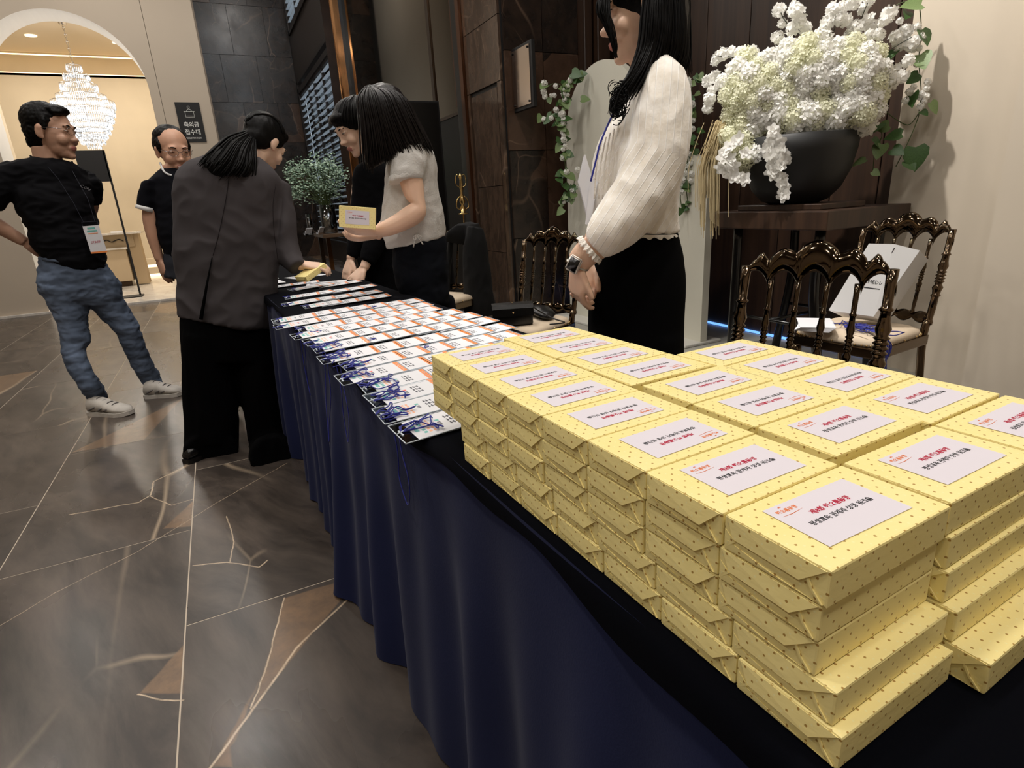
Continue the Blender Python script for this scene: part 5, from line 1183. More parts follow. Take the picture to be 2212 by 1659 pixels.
    m['low']=(rail(lambda s:0.512+0.012*abs(math.sin(PI*5*s)),lambda s:0.49-0.018*abs(math.sin(PI*5*s)),0.009,'lower_rail',w-0.03,60),None)
    return m
CHM=chair_meshes()
def chair(x,y,rz,lab):
    e=empty('banquet_chair',(x,y,0),rz,lab,'chair','dark gold spindle-back banquet chairs')
    for k_,(me,_) in CHM.items(): link(me.name.split('.')[0],me,e)
    return e
chair(1.215,0.955,math.radians(-66),'dark gold spindle-back chair directly behind the yellow boxes, scalloped crest nearest')
chair(2.50,1.57,math.radians(-86),'dark gold chair by the plaster wall with beige seat holding a white paper bag')
chair(1.43,2.75,math.radians(-64),'dark gold spindle-back chair left of the white-bloused woman, black bag on it')
chair(1.37,3.92,math.radians(-62),'dark gold spindle-back chair with a black coat hung over its back')
# coat on the chair back
F_=Fig(1.86,3.92)
bm=bmesh.new()
sloft(bm,F_,[((985,484),(1034,482),0.03,-0.12),((966,500),(1044,498),0.045,-0.10),((961,520),(1050,530),0.04,-0.06)],20)
sloft(bm,F_,[((1008,488),(1044,494),0.05,-0.16),((1000,540),(1054,540),0.055,-0.18),((1000,600),(1062,600),0.06,-0.18),((1002,660),(1070,655),0.06,-0.18),((1008,690),(1068,680),0.05,-0.18)],20)
sloft(bm,F_,[((968,500),(985,498),0.03,0.0),((966,560),(974,560),0.03,0.02),((966,640),(974,640),0.03,0.03)],12)
e=empty('coat',(1.86,3.92,0.5),0,'black coat draped over the back of the spindle chair behind the grey blouse','coat')
cloth('coat_body',bm,e,mat('black_wool',G(7,7,8),0.95),0.009,2,0.010,(9,9,5),21)
# black handbag and pouch on the chair seat
def bag(c,rz,lab):
    e=empty('handbag',c,rz,lab,'bag'); bm=bmesh.new(); rings=[]
    for z,sx,sy in ((0,0.98,0.8),(0.01,1.0,1.0),(0.07,0.98,0.95),(0.10,0.93,0.8),(0.108,0.8,0.6)):
        rings.append([Vector((0.105*sx*math.copysign(abs(math.cos(u))**0.3,math.cos(u)),0.045*sy*math.copysign(abs(math.sin(u))**0.3,math.sin(u)),z)) for u in [2*PI*j/28 for j in range(28)]])
    loft(bm,rings); link('bag_body',tomesh('bag_body',bm,M_LEATH,True),e)
    b=bmesh.new(); r=[]
    for y,z in ((0.03,0.109),(0.0,0.116),(-0.045,0.110),(-0.054,0.09),(-0.055,0.055)):
        r.append([Vector((x*0.1065,y,z+dz)) for x,dz in ((-1,0),(-0.5,0.001),(0,0.001),(0.5,0.001),(1,0),(1,-0.004),(-1,-0.004))])
    loft(b,r); link('bag_flap',tomesh('bag_flap',b,M_LEATH,False),e)
    b=bmesh.new(); ell(b,(0.0,-0.02,0.116),(0.004,0.004,0.003)); ell(b,(0.0,-0.057,0.07),(0.005,0.003,0.005)); link('clasp',tomesh('clasp',b,M_STUD,True),e)
    b=bmesh.new(); tube(b,bez([Vector((0.10,0,0.09)),Vector((0.15,0.03,0.05)),Vector((0.22,0.0,0.012)),Vector((0.26,-0.08,0.006)),Vector((0.18,-0.1,0.006))],6),0.004,6); link('bag_strap',tomesh('bag_strap',b,M_LEATH,True),e)
    return e
M_LEATH=mat('black_leather',G(10,10,11),0.3,bump=0.2,bscale=400)
bag((1.31,2.66,0.473),math.radians(-22),'boxy black leather handbag with flap on the chair seat behind the badges')
b=bmesh.new(); sF=Fig(1.45,2.6); c=Vector((1.53,2.74,0.476)); rings=[]
for t,w_,h_ in ((0,0.02,0.01),(0.1,0.05,0.02),(0.5,0.06,0.03),(0.9,0.055,0.025),(1,0.03,0.01)):
    rings.append([c+Vector((-0.02+0.02*t,-0.12+0.22*t,0))+Vector((w_*math.cos(u),0,h_+h_*math.sin(u))) for u in [2*PI*j/14 for j in range(14)]])
loft(b,rings); addtag(obj('pouch',b,M_LEATH,None,True),'soft black pouch lying beside the boxy handbag on the chair','bag')
# paper bag, folders and lanyards on the far chair
F_=Fig(2.52,1.54); e=empty('paper_bag',F_.at(1840,680,-0.05),0,'white paper shopping bag with small dark lettering leaning on the chair','bag')
M_PBAG=mat('white_coated_paper',G(226,226,226),0.45,bump=0.15,bscale=12)
f=[F_.at(*p,o) for p,o in (((1877,526),0.06),((1987,541),0.06),((1887,684),-0.03),((1790,670),-0.03))]; g_=[F_.at(*p,o) for p,o in (((1900,530),0.16),((2005,561),0.16),((1915,698),0.06),((1820,684),0.06))]
b=bmesh.new(); vf=[b.verts.new(p) for p in f]; vg=[b.verts.new(p) for p in g_]; mt=b.verts.new((f[0]+f[1])/2+Vector((0,0,0.012))); mb=b.verts.new((g_[0]+g_[1])/2+Vector((0,0,0.012)))
b.faces.new((vf[3],vf[2],vf[1],mt,vf[0])); b.faces.new((vg[0],mb,vg[1],vg[2],vg[3])); b.faces.new((vf[1],vf[2],vg[2],vg[1])); b.faces.new((vf[3],vf[0],vg[0],vg[3])); b.faces.new((vf[2],vf[3],vg[3],vg[2]))
obj('bag_body',b,M_PBAG,e); q=f
word_on('MEDIA',[f[0],f[1],f[2],f[3]],0.60,0.52,0.062,e,M_INK,0.002,'bag_lettering',0.0)
prt(f,e,[(0.38,0.76,0.60,0.612,M_INK)],0.0015)
b=bmesh.new(); tube(b,bez([F_.at(1932,536,0.055),F_.at(1926,548,0.05),F_.at(1930,556,0.05)],4),0.002,5); obj('bag_handle',b,M_BLACKM,e)
b=bmesh.new()
for i in range(5):
    Mx=Matrix.Translation((2.33,1.66,0.474+0.0042*i))@Matrix.Rotation(0.5+0.06*i,4,'Z'); box(b,(-0.10,-0.07,0),(0.10,0.07,0.0035),0,Mx)
e=addtag(obj('paper_stack',b,M_CARD),'small stack of white printed sheets on the beige seat under the bag','paper')
b=bmesh.new(); R_=random.Random(8)
for i in range(16):
    o=R_.gauss(0,0.008); o2=R_.gauss(0,0.012)
    pts=[Vector((2.42+o,1.50+o2,0.480)),Vector((2.38+o2,1.42+o,0.486)),Vector((2.36+o,1.372,0.478)),Vector((2.362+o2,1.352+0.3*o,0.43)),Vector((2.36+o,1.350+0.4*o2,0.33)),Vector((2.362+o2,1.352+0.5*o,0.26+R_.random()*0.05))]
    tube(b,bez(pts,5),0.0022,5)
for i in range(12):
    c=Vector((2.40+R_.gauss(0,.03),1.50+R_.gauss(0,.04),0.482)); tube(b,bez([c+Vector((R_.gauss(0,.03),R_.gauss(0,.03),R_.random()*.012)) for _ in range(5)],4),0.0022,5)
addtag(obj('lanyard_bundle',b,M_CORD,None,True),'bundle of royal blue lanyards spilling off the beige chair seat','cord',kind='stuff')
# ---------------------------------------------------------------- photo-zone boards
M_BOARD=mat('painted_board',G(222,219,204),0.7,bump=0.05,bscale=30,var=0.03,vscale=3)
def arch_board(x,y0,y1,zs,ztop,lab,th=0.06):
    e=empty('display_board',(x,(y0+y1)/2,0.03),0,lab,'board','cream arched display boards')
    b=bmesh.new(); cy=(y0+y1)/2; r=(y1-y0)/2; pts=[(y0,0.05),(y0,zs)]+[(cy-r*math.cos(t*PI/24),zs+(ztop-zs)*math.sin(t*PI/24)) for t in range(1,24)]+[(y1,zs),(y1,0.05)]
    A_=[b.verts.new((x,p[0],p[1])) for p in pts]; B_=[b.verts.new((x+th,p[0],p[1])) for p in pts]; b.faces.new(A_); b.faces.new(B_[::-1])
    for i in range(len(pts)): j=(i+1)%len(pts); b.faces.new((A_[j],A_[i],B_[i],B_[j]))
    bmesh.ops.recalc_face_normals(b,faces=b.faces); obj('board_panel',b,M_BOARD,e)
    b=bmesh.new(); box(b,(x-0.16,y0-0.02,0.03),(x+th+0.12,y1+0.02,0.05)); bevel(b,0.004); obj('base_plate',b,mat('white_base',G(214,212,204),0.5),e)
    return e
arch_board(2.85,3.55,4.55,1.56,2.06,'tall cream arch-topped board with an ivy garland behind the white-bloused woman')
arch_board(2.95,2.98,3.50,1.14,1.33,'lower cream arch-topped board right of the tall one, its edge beside the woman')
# leaves and small flowers
M_LEAF=mat('ivy_leaf',G(58,92,42),0.45,var=0.3,vscale=25,spec=0.6); M_LEAFP=mat('pale_ivy_leaf',G(112,134,84),0.5,var=0.2,vscale=30); M_STEM=mat('vine_stem',G(70,84,44),0.6)
M_PETAL=petal('white_petal',G(252,251,247)); M_PETALG=petal('cream_green_petal',G(243,243,218))
def leaf_mesh(m,name='leaf'):
    b=bmesh.new(); o=[(0,0),(0.30,-0.10),(0.48,0.10),(0.46,0.38),(0.28,0.70),(0,1.0),(-0.28,0.70),(-0.46,0.38),(-0.48,0.10),(-0.30,-0.10)]
    mid=[b.verts.new((0,y,0.0-0.12*y*y)) for y in (0.0,0.35,0.7,1.0)]
    R_=[b.verts.new((x,y,0.10*abs(x)*2-0.12*y*y)) for x,y in o[1:5]]; L_=[b.verts.new((-x,y,0.10*abs(x)*2-0.12*y*y)) for x,y in o[1:5]]
    for S_,fl_ in ((R_,0),(L_,1)):
        for q in ((mid[0],S_[0],S_[1]),(mid[0],S_[1],S_[2],mid[1]),(mid[1],S_[2],S_[3],mid[2]),(mid[2],S_[3],mid[3])): b.faces.new(q if not fl_ else q[::-1])
    return tomesh(name,b,m,True)
LEAF=leaf_mesh(M_LEAF); LEAFP=leaf_mesh(M_LEAFP)
def put_leaf(me,par,p,s,R_,down=0.5):
    p=p-par.matrix_world.translation if False else p-par.location
    link('leaf',me,par,p,(R_.uniform(0.6,2.2),R_.uniform(-0.6,0.6),R_.uniform(0,6.28))).scale=(s,s,s)
def floret(b,c,n,s,R_,mi=0,np_=4,cup=0.25,seg=1):
    n=n.normalized(); a,b2=frame(n); ph=R_.random()*6
    for k_ in range(np_):
        u=ph+2*PI*k_/np_; d=a*math.cos(u)+b2*math.sin(u); t=n.cross(d); w=s*0.95*(3.4/np_) if np_>4 else s*0.62
        v=[b.verts.new(c),b.verts.new(c+d*s*0.55+t*w*0.62+n*s*cup*0.6),b.verts.new(c+d*s*1.0+t*w*0.30+n*s*cup*(0.5+R_.random()*0.6)),b.verts.new(c+d*s*1.0-t*w*0.30+n*s*cup*(0.5+R_.random()*0.6)),b.verts.new(c+d*s*0.55-t*w*0.62+n*s*cup*0.6)]
        f=b.faces.new(v); f.material_index=mi
def bloom_mesh(seed,r,n,s,mats,np_=4,hemi=False):
    R_=random.Random(seed); b=bmesh.new(); ell(b,(0,0,0),(r*(0.72 if r>0.04 else 0.3),)*3,None,10,7,1 if len(mats)>1 else 0)
    for i in range(n):
        z=1-2*(i+0.5)/n; ph=i*2.39996; q=math.sqrt(max(0,1-z*z)); d=Vector((q*math.cos(ph),q*math.sin(ph),z)); floret(b,d*r*(0.86+0.2*R_.random()),d+Vector((R_.gauss(0,.25),R_.gauss(0,.25),R_.gauss(0,.25))),s*(0.8+0.4*R_.random()),R_,0,np_)
    return tomesh('bloom',b,mats)
BLW=[bloom_mesh(i,0.050,52,0.0215,[M_PETAL,M_PETALG]) for i in range(3)]; BLG=[bloom_mesh(9+i,0.052,80,0.014,[M_PETALG,M_PETALG]) for i in range(2)]
BLS=[bloom_mesh(20+i,0.025,17,0.0165,[M_PETAL,M_PETAL],5) for i in range(3)]
def mum(seed):
    R_=random.Random(seed); b=bmesh.new(); floret(b,Vector((0,0,0)),Vector((0,0,1)),0.030,R_,0,5,0.35); floret(b,Vector((0,0,0.004)),Vector((0.1,0,1)),0.018,R_,0,5,0.5); return tomesh('orchid_bloom',b,M_PETAL,True)
ORCH=[mum(i) for i in range(3)]
# bowl of flowers on a dark console
e=empty('console_stand',(3.05,2.28,0.03),0,'dark brown console stand carrying the black flower bowl','table')
b=bmesh.new(); box(b,(2.70,1.92,0.86),(3.38,2.66,0.955)); bevel(b,0.006,2); obj('stand_top',b,M_PWOOD,e)
b=bmesh.new(); box(b,(2.78,2.02,0.955),(3.14,2.56,0.985)); bevel(b,0.004); obj('riser',b,M_PWOOD,e)
for x,y in ((2.80,2.02),(2.80,2.56),(3.30,2.02),(3.30,2.56)):
    b=bmesh.new(); tube(b,bez([Vector((x,y,0.86)),Vector((x,y,0.5)),Vector((x+(0.05 if x<3 else -0.03),y+(0.05 if y>2.3 else -0.05),0.03))],5),0.026,8); obj('leg',b,M_BLACK,e,True)
b=bmesh.new(); tube(b,[Vector((2.80,2.02,0.34)),Vector((2.80,2.56,0.34))],0.010,6); tube(b,[Vector((3.30,2.02,0.34)),Vector((3.30,2.56,0.34))],0.010,6); tube(b,[Vector((2.80,2.29,0.34)),Vector((3.30,2.29,0.34))],0.010,6); obj('stretcher',b,M_BLACK,e,True)
BC=Vector((2.93,2.30,0.985))
ar=empty('flower_arrangement',BC,0,'large white hydrangea and orchid arrangement in a round black bowl','flowers')
b=bmesh.new(); lathe(b,[(0.0,0.0),(0.12,0.0),(0.17,0.02),(0.225,0.08),(0.265,0.17),(0.285,0.27),(0.292,0.345),(0.280,0.35),(0.262,0.27),(0.2,0.12),(0,0.08)],BC,40); obj('bowl',b,mat('black_ceramic',G(20,21,22),0.5),ar,True)
F_=Fig(2.93,2.30); R_=random.Random(12)
b=bmesh.new()
ELL=[(1640,205,95,95),(1755,150,105,80),(1850,165,75,85),(1735,250,140,55),(1600,300,45,60),(1845,225,70,50),(1630,330,50,30)]
for (cx,cy,rx,ry) in ELL:
    c=F_.at(cx,cy,0.0); ex=(F_.at(cx+rx*0.78,cy,0)-c); ez=(F_.at(cx,cy-ry*0.78,0)-c); 
    for v in bmesh.ops.create_uvsphere(b,u_segments=18,v_segments=12,radius=1)['verts']: q=v.co.copy(); v.co=c+ex*q.x+F_.n*0.17*q.y+ez*q.z
obj('flower_core',b,M_PETALG,ar,True)
nb=0
for (cx,cy,rx,ry) in ELL:
    k_=int(rx*ry/330)+3
    for i in range(k_):
        rr=math.sqrt((i+0.5)/k_)*0.92; u=i*2.39996; px,py=cx+rx*rr*math.cos(u),cy+ry*rr*math.sin(u); o=-0.17*math.sqrt(max(0,1-rr*rr))-0.01
        p=F_.at(px,py,o); me=(BLG if (R_.random()<0.33 or (px<1620 and py>230)) else BLW)[0 if R_.random()<0.5 else 1]
        o_=link('bloom',me,ar,p-ar.location,(R_.random()*6,R_.random()*6,R_.random()*6)); s=0.8+0.35*R_.random(); o_.scale=(s,s,s); nb+=1
SPR=[(1683,22),(1716,12),(1720,25),(1690,50),(1728,45),(1712,62),(1740,62),(1788,48),(1800,22),(1815,18),(1825,45),(1812,38),(1845,5),(1872,10),(1865,22),(1880,0),(1850,60),(1875,42),(1885,58),(1910,45),(1918,32),(1900,75),(1880,75),(1840,75),(1935,80),(1945,95),(1560,118),(1545,132),(1580,112),(1600,115),(1628,118),(1640,130),(1530,175),(1538,195),(1532,215),(1528,235),(1545,165),(1625,112),(1680,80),(1955,70),(1970,95),(1962,130),(1935,150),(1950,165)]
for (px,py) in SPR:
    o_=link('blossom',BLS[R_.randint(0,2)],ar,F_.at(px,py,R_.uniform(-0.10,0.05))-ar.location,(R_.random()*6,R_.random()*6,R_.random()*6)); s=0.75+0.5*R_.random(); o_.scale=(s,s,s)
for path in ([(1760,150),(1740,90),(1700,50),(1683,20)],[(1780,130),(1800,70),(1815,20)],[(1800,130),(1850,60),(1875,5)],[(1830,140),(1880,80),(1918,32)],[(1640,180),(1600,130),(1545,120)],[(1860,160),(1920,110),(1970,80)],[(1760,200),(1790,110),(1810,95)],[(1700,230),(1680,200),(1640,190)]):
    b=bmesh.new(); tube(b,bez([F_.at(x,y,-0.05-0.12*(i==0)) for i,(x,y) in enumerate(path)],5),0.0022,5); obj('twig',b,mat('dark_twig',G(52,56,42),0.7),ar)
for path,n_ in (([(1690,300),(1682,325),(1688,350),(1678,375),(1690,400),(1700,425)],15),([(1600,330),(1575,355),(1585,380),(1605,390)],9),([(1672,280),(1665,310),(1672,345),(1668,380)],10),([(1590,300),(1570,330),(1572,360)],7),([(1640,200),(1650,190),(1730,285)],0)):
    if not n_: continue
    P_=bez([F_.at(x,y,-0.27) for x,y in path],6); b=bmesh.new(); tube(b,P_,0.0018,5); obj('orchid_stem',b,M_STEM,ar)
    for i in range(n_):
        p=P_[int((i+0.5)*len(P_)/n_)]+F_.r*R_.gauss(0,.014)-F_.n*0.012; o_=link('orchid_bloom',ORCH[i%3],ar,p-ar.location); d=(-F_.n+F_.r*R_.gauss(0,.5)+Vector((0,0,R_.gauss(-.1,.4)))).normalized(); o_.rotation_euler=d.to_track_quat('Z','Y').to_euler(); s=R_.uniform(1.0,1.4); o_.scale=(s,s,s)
b=bmesh.new()
for i in range(150):
    x0=R_.gauss(1552,9); x1=x0-22+R_.gauss(0,6); y1=R_.uniform(400,500) if R_.random()<0.85 else R_.uniform(490,518); 
    if abs(x1-1530)<4 and y1>430: x1+=9
    o=-0.10+R_.gauss(0,.018); pts=[F_.at(x0+10,258+R_.random()*10,o),F_.at(x0-4,300,o-0.02),F_.at(x1,360,o-0.02),F_.at(x1-2,y1,o-0.02)]
    tube(b,bez(pts,4),0.0022,4)
obj('amaranth_tassel',b,mat('straw_tassel',G(206,188,146),0.9,bump=0.6,bscale=400),ar)['kind']='stuff'
for path in ([(1880,265),(1905,290),(1890,330),(1885,380)],[(1910,240),(1960,270),(1985,245),(1965,300),(1935,360)],[(1985,0),(1990,60),(1985,130),(1990,200),(1985,240)],[(1920,20),(1950,5),(1975,2)]):
    b=bmesh.new(); tube(b,bez([F_.at(x,y,0.05) for x,y in path],6),0.0024,5); obj('vine',b,M_STEM,ar)
for (x,y,s) in ((1885,300,24),(1905,312,26),(1928,322,22),(1948,290,26),(1978,318,38),(1958,348,22),(1870,345,22),(1885,370,14),(1945,70,20),(1990,65,28),(1988,118,30),(1985,160,20),(1935,108,22),(1900,268,24),(1880,255,20),(1920,270,20),(1990,10,30),(1960,25,20),(1975,200,24),(1865,262,18),(1990,240,14),(2010,222,22)):
    o_=link('leaf',LEAF if R_.random()<0.75 else LEAFP,ar,F_.at(x,y,0.03)-ar.location); d=(-F_.n*0.8+F_.r*R_.gauss(0,.4)+Vector((0,0,0.5+R_.gauss(0,.3)))).normalized(); q=d.to_track_quat('Z','Y'); o_.rotation_euler=(q@Euler((0,0,R_.uniform(1.5,4.5))).to_quaternion()).to_euler(); k_=s/1237*3.9; o_.scale=(k_,k_,k_)
for i in range(22):
    x,y=R_.choice([(1960,140),(1985,90),(1975,180),(1990,220),(1970,60),(1950,30),(1985,215)]); o_=link('blossom',BLS[i%3],ar,F_.at(x+R_.gauss(0,12),y+R_.gauss(0,14),0.02)-ar.location); s=R_.uniform(0.4,0.6); o_.scale=(s,s,s)
# ivy garland on the boards
F_=Fig(2.80,4.2)
iv=empty('ivy_garland',(2.80,4.5,1.9),0,'ivy garland with tiny white flowers hanging down the left edge of the tall board','plant')
def garland(ev,paths,leafs,off,nfl,seed,F_,sc=1.0):
    R_=random.Random(seed)
    for p in paths:
        b=bmesh.new(); tube(b,bez([F_.at(x,y,off) for x,y in p],5),0.003,5); obj('vine',b,M_STEM,ev)
    for (x,y,s) in leafs:
        o_=link('leaf',LEAF if R_.random()<0.6 else LEAFP,ev,F_.at(x,y,off-0.01+R_.gauss(0,.012))-ev.location); d=(-F_.n*0.8+F_.r*R_.gauss(0,.4)+Vector((0,0,0.5+R_.gauss(0,.3)))).normalized(); q=d.to_track_quat('Z','Y'); o_.rotation_euler=(q@Euler((0,0,R_.uniform(1.2,5.0))).to_quaternion()).to_euler(); k_=s/1237*F_.d*1.15; o_.scale=(k_,k_,k_)
    pts=sum([bez([Vector((x,y,0)) for x,y in p],6) for p in paths],[])
    for i in range(nfl):
        q=R_.choice(pts); o_=link('blossom',BLS[i%3],ev,F_.at(q.x+R_.gauss(0,5*sc),q.y+R_.gauss(0,5*sc),off-0.02)-ev.location); s=R_.uniform(0.5,0.85); o_.scale=(s,s,s)
R2=random.Random(4)
main=[(1240,165),(1222,195),(1215,225),(1212,255),(1216,290),(1218,330),(1222,370),(1225,410),(1222,440)]
lf=[(x+R2.gauss(0,7),y+R2.gauss(0,9),R2.uniform(11,18)) for x,y in [(m_[0]+ (0),m_[1]) for m_ in main] for _ in range(6)]
lf+=[(1235,158,20),(1250,162,16),(1178,183,16),(1188,210,14),(1170,250,16),(1192,245,16),(1255,215,16),(1222,180,16),(1175,262,12),(1205,265,14),(1245,400,14),(1238,418,14)]
garland(iv,[main,[(1222,190),(1200,180),(1180,190),(1183,205)],[(1212,240),(1195,235),(1185,260),(1170,255)],[(1222,360),(1240,385),(1236,415)]],lf,0.0,34,5,F_)
F_=Fig(2.86,3.25)
iv=empty('ivy_garland',(2.88,3.3,1.2),0,'thin ivy sprigs hanging over the lower board beside the woman\'s sleeve','plant')
main=[(1490,165),(1494,200),(1492,245),(1496,280),(1488,320),(1484,360),(1482,400),(1486,440)]
lf=[(x+R2.gauss(0,8),y+R2.gauss(0,9),R2.uniform(10,17)) for x,y in main for _ in range(3)]+[(1498,305,26),(1472,395,18),(1494,435,12),(1470,450,14),(1480,345,14)]
garland(iv,[main,[(1486,330),(1500,380),(1494,430)],[(1482,380),(1470,420),(1474,455)]],lf,-0.02,16,6,F_)
# ---------------------------------------------------------------- metal sign plate on the stone return
e=empty('sign_plate',(2.5,4.66,1.83),0,'brushed metal sign plate projecting from the dark stone wall','sign')
b=bmesh.new(); box(b,(2.488,4.49,1.83),(2.496,4.79,2.26)); obj('plate',b,mat('satin_mirror_plate',(0.52,0.46,0.42),0.16,1.0,bump=0.12,bscale=2.5),e)
b=bmesh.new(); box(b,(2.496,4.46,1.80),(2.53,4.805,2.285)); bevel(b,0.004); obj('backing',b,M_BLACKM,e)
for y,z in ((4.51,2.24),(4.77,2.24),(4.51,1.85),(4.77,1.85)):
    b=bmesh.new(); lathe(b,[(0.008,0),(0.008,0.008),(0,0.010)],Vector((0,0,0)),10,0,Matrix.Translation((2.488,y,z))@Matrix.Rotation(-PI/2,4,'Y')); obj('screw',b,M_BLACK,e)
# display screen, brass stand
e=empty('display_screen',(2.0,5.9,0),0,'tall black display screen standing behind the woman in grey','screen')
b=bmesh.new(); box(b,(1.79,5.88,0.12),(2.22,5.94,2.06)); bevel(b,0.006,2); obj('screen_body',b,mat('black_screen_shell',G(9,9,10),0.7),e)
b=bmesh.new(); box(b,(1.81,5.874,0.16),(2.20,5.88,2.04)); obj('screen_glass',b,mat('screen_glass_black',G(6,6,7),0.35,spec=0.3),e)
b=bmesh.new(); box(b,(1.75,5.70,0),(2.26,6.1,0.03)); box(b,(1.96,5.88,0.03),(2.06,5.94,0.12)); bevel(b,0.004); obj('base',b,M_BLACKM,e)
e=empty('brass_stand',(2.17,5.35,0),0,'slender brass stand with ornate finial between the screen and the stone pier','stand')
M_BRASS=mat('polished_brass',(0.75,0.55,0.24),0.15,1.0)
b=bmesh.new(); lathe(b,[(0.10,0),(0.10,0.012),(0.02,0.03),(0.008,0.05),(0.007,0.98),(0.0,0.98)],Vector((2.17,5.35,0)),14); obj('pole',b,M_BRASS,e,True)
b=bmesh.new(); lathe(b,[(0.0,0.98),(0.05,0.985),(0.05,0.995),(0.02,1.0),(0.03,1.04),(0.012,1.07),(0.03,1.10),(0.02,1.14),(0.01,1.18),(0.018,1.22),(0.012,1.30),(0.02,1.33),(0.0,1.36)],Vector((2.17,5.35,0)),14)
for s in (-1,1): tube(b,bez([Vector((2.17,5.35,1.02)),Vector((2.17+s*0.06,5.35,1.05)),Vector((2.17+s*0.05,5.35,1.12)),Vector((2.17+s*0.02,5.35,1.15))],5),0.006,6); tube(b,bez([Vector((2.17,5.35,1.22)),Vector((2.17+s*0.05,5.35,1.26)),Vector((2.17+s*0.04,5.35,1.34)),Vector((2.17,5.35,1.33))],5),0.005,6)
obj('finial',b,M_BRASS,e,True)
# ---------------------------------------------------------------- side table with greenery
e=empty('side_table',(1.9,9.6,0),0,'brown wooden side table by the shutters holding a vase of foliage','table')
b=bmesh.new(); box(b,(1.44,9.2,0.70),(2.36,10.1,0.75)); box(b,(1.44,9.2,0.75),(1.46,10.1,0.752)); bevel(b,0.004); obj('tabletop',b,wood('side_table_wood',G(84,64,48),G(120,96,74),0.35,1,0),e)
for x,y in ((1.52,9.28),(2.28,9.28),(1.52,10.02),(2.28,10.02)):
    b=bmesh.new(); box(b,(x-0.03,y-0.03,0),(x+0.03,y+0.03,0.70)); obj('leg',b,M_COPPER if y<9.5 else M_DARKMET,e)
F_=Fig(1.80,9.5); c=F_.at(715,500,0); vz=0.752
def vs_(name,x,y,prof,m,lab,cat='vase',n=18):
    e=empty(name,(x,y,vz),0,lab,cat); b=bmesh.new(); lathe(b,prof,Vector((x,y,vz)),n); obj('vessel',b,m,e,True); return e
M_VG=glass('vase_glass',(0.80,0.90,0.97),0.03,0.80)
pv=F_.at(712,490,0); vv=vs_('glass_vase',pv.x,pv.y,[(0.0,0.0),(0.11,0.0),(0.115,0.01),(0.12,0.42),(0.115,0.42),(0.105,0.02),(0.0,0.015)],M_VG,'clear glass cylinder vase full of grey-green foliage on the side table')
R_=random.Random(31); b=bmesh.new()
tips=[]
for i in range(60):
    u=R_.random()*2*PI; rr=math.sqrt(R_.random()); px=680+rr*58*math.cos(u); py=385+rr*48*math.sin(u); p=F_.at(px,py,R_.gauss(0,.18)); tips.append(p)
    st=Vector((pv.x+R_.gauss(0,.03),pv.y+R_.gauss(0,.03),vz+0.04)); tube(b,bez([st,Vector((pv.x,pv.y,vz+0.42))+Vector((R_.gauss(0,.04),R_.gauss(0,.04),0)),p],4),0.004,4)
obj('stems',b,M_STEM,vv)
M_SAGE=mat('sage_leaf',G(168,192,168),0.6,var=0.3,vscale=9); M_SAGED=mat('sage_leaf_dark',G(84,112,92),0.6,var=0.3,vscale=9)
lb=bmesh.new()
for p in tips:
    for k_ in range(46):
        c=p+Vector((R_.gauss(0,.06),R_.gauss(0,.07),R_.gauss(0,.055))); n=Vector((R_.gauss(0,1),R_.gauss(-.6,1),R_.gauss(.5,1))).normalized(); a,b2=frame(n); s=R_.uniform(0.012,0.024); f=lb.faces.new([lb.verts.new(c+a*s),lb.verts.new(c+b2*s*0.6),lb.verts.new(c-a*s),lb.verts.new(c-b2*s*0.6)]); f.material_index=R_.random()<0.35
o_=obj('foliage',lb,[M_SAGE,M_SAGED],vv); o_['kind']='stuff'
p=F_.at(752,488,-0.05); vs_('crystal_decanter',p.x,p.y,[(0,0),(0.05,0),(0.055,0.02),(0.06,0.14),(0.03,0.19),(0.018,0.22),(0.03,0.26),(0.02,0.30),(0.03,0.34),(0,0.36)],M_VG,'faceted crystal decanter at the right end of the side table','bottle',10)
p=F_.at(672,492,0.0); vs_('tall_glass_tube',p.x+0.02,p.y+0.25,[(0,0),(0.04,0),(0.042,0.3),(0.038,0.3),(0.036,0.01),(0,0.01)],M_VG,'narrow glass tube vase left of the foliage vase')
for i,(x,lab) in enumerate(((664,'left of two small chrome card holders on the side table'),(690,'right of two small chrome card holders on the side table'))):
    p=F_.at(x,500,-0.33); e=empty('card_holder',(p.x,p.y,vz),0.5+0.3*i,lab,'holder','chrome card holders')
    b=bmesh.new(); box(b,(-0.06,-0.02,0),(0.06,-0.017,0.07)); box(b,(-0.06,0.017,0),(0.06,0.02,0.05)); box(b,(-0.06,-0.02,0),(0.06,0.02,0.003)); link('holder_body',tomesh('holder_body',b,mat('chrome_plate',(0.6,0.6,0.62),0.12,1.0)),e)
    b=bmesh.new(); box(b,(-0.055,-0.004,0.01),(0.055,0.004,0.12),0,Matrix.Rotation(0.5,4,'X')); link('card_insert',tomesh('card_insert',b,M_CARD),e)
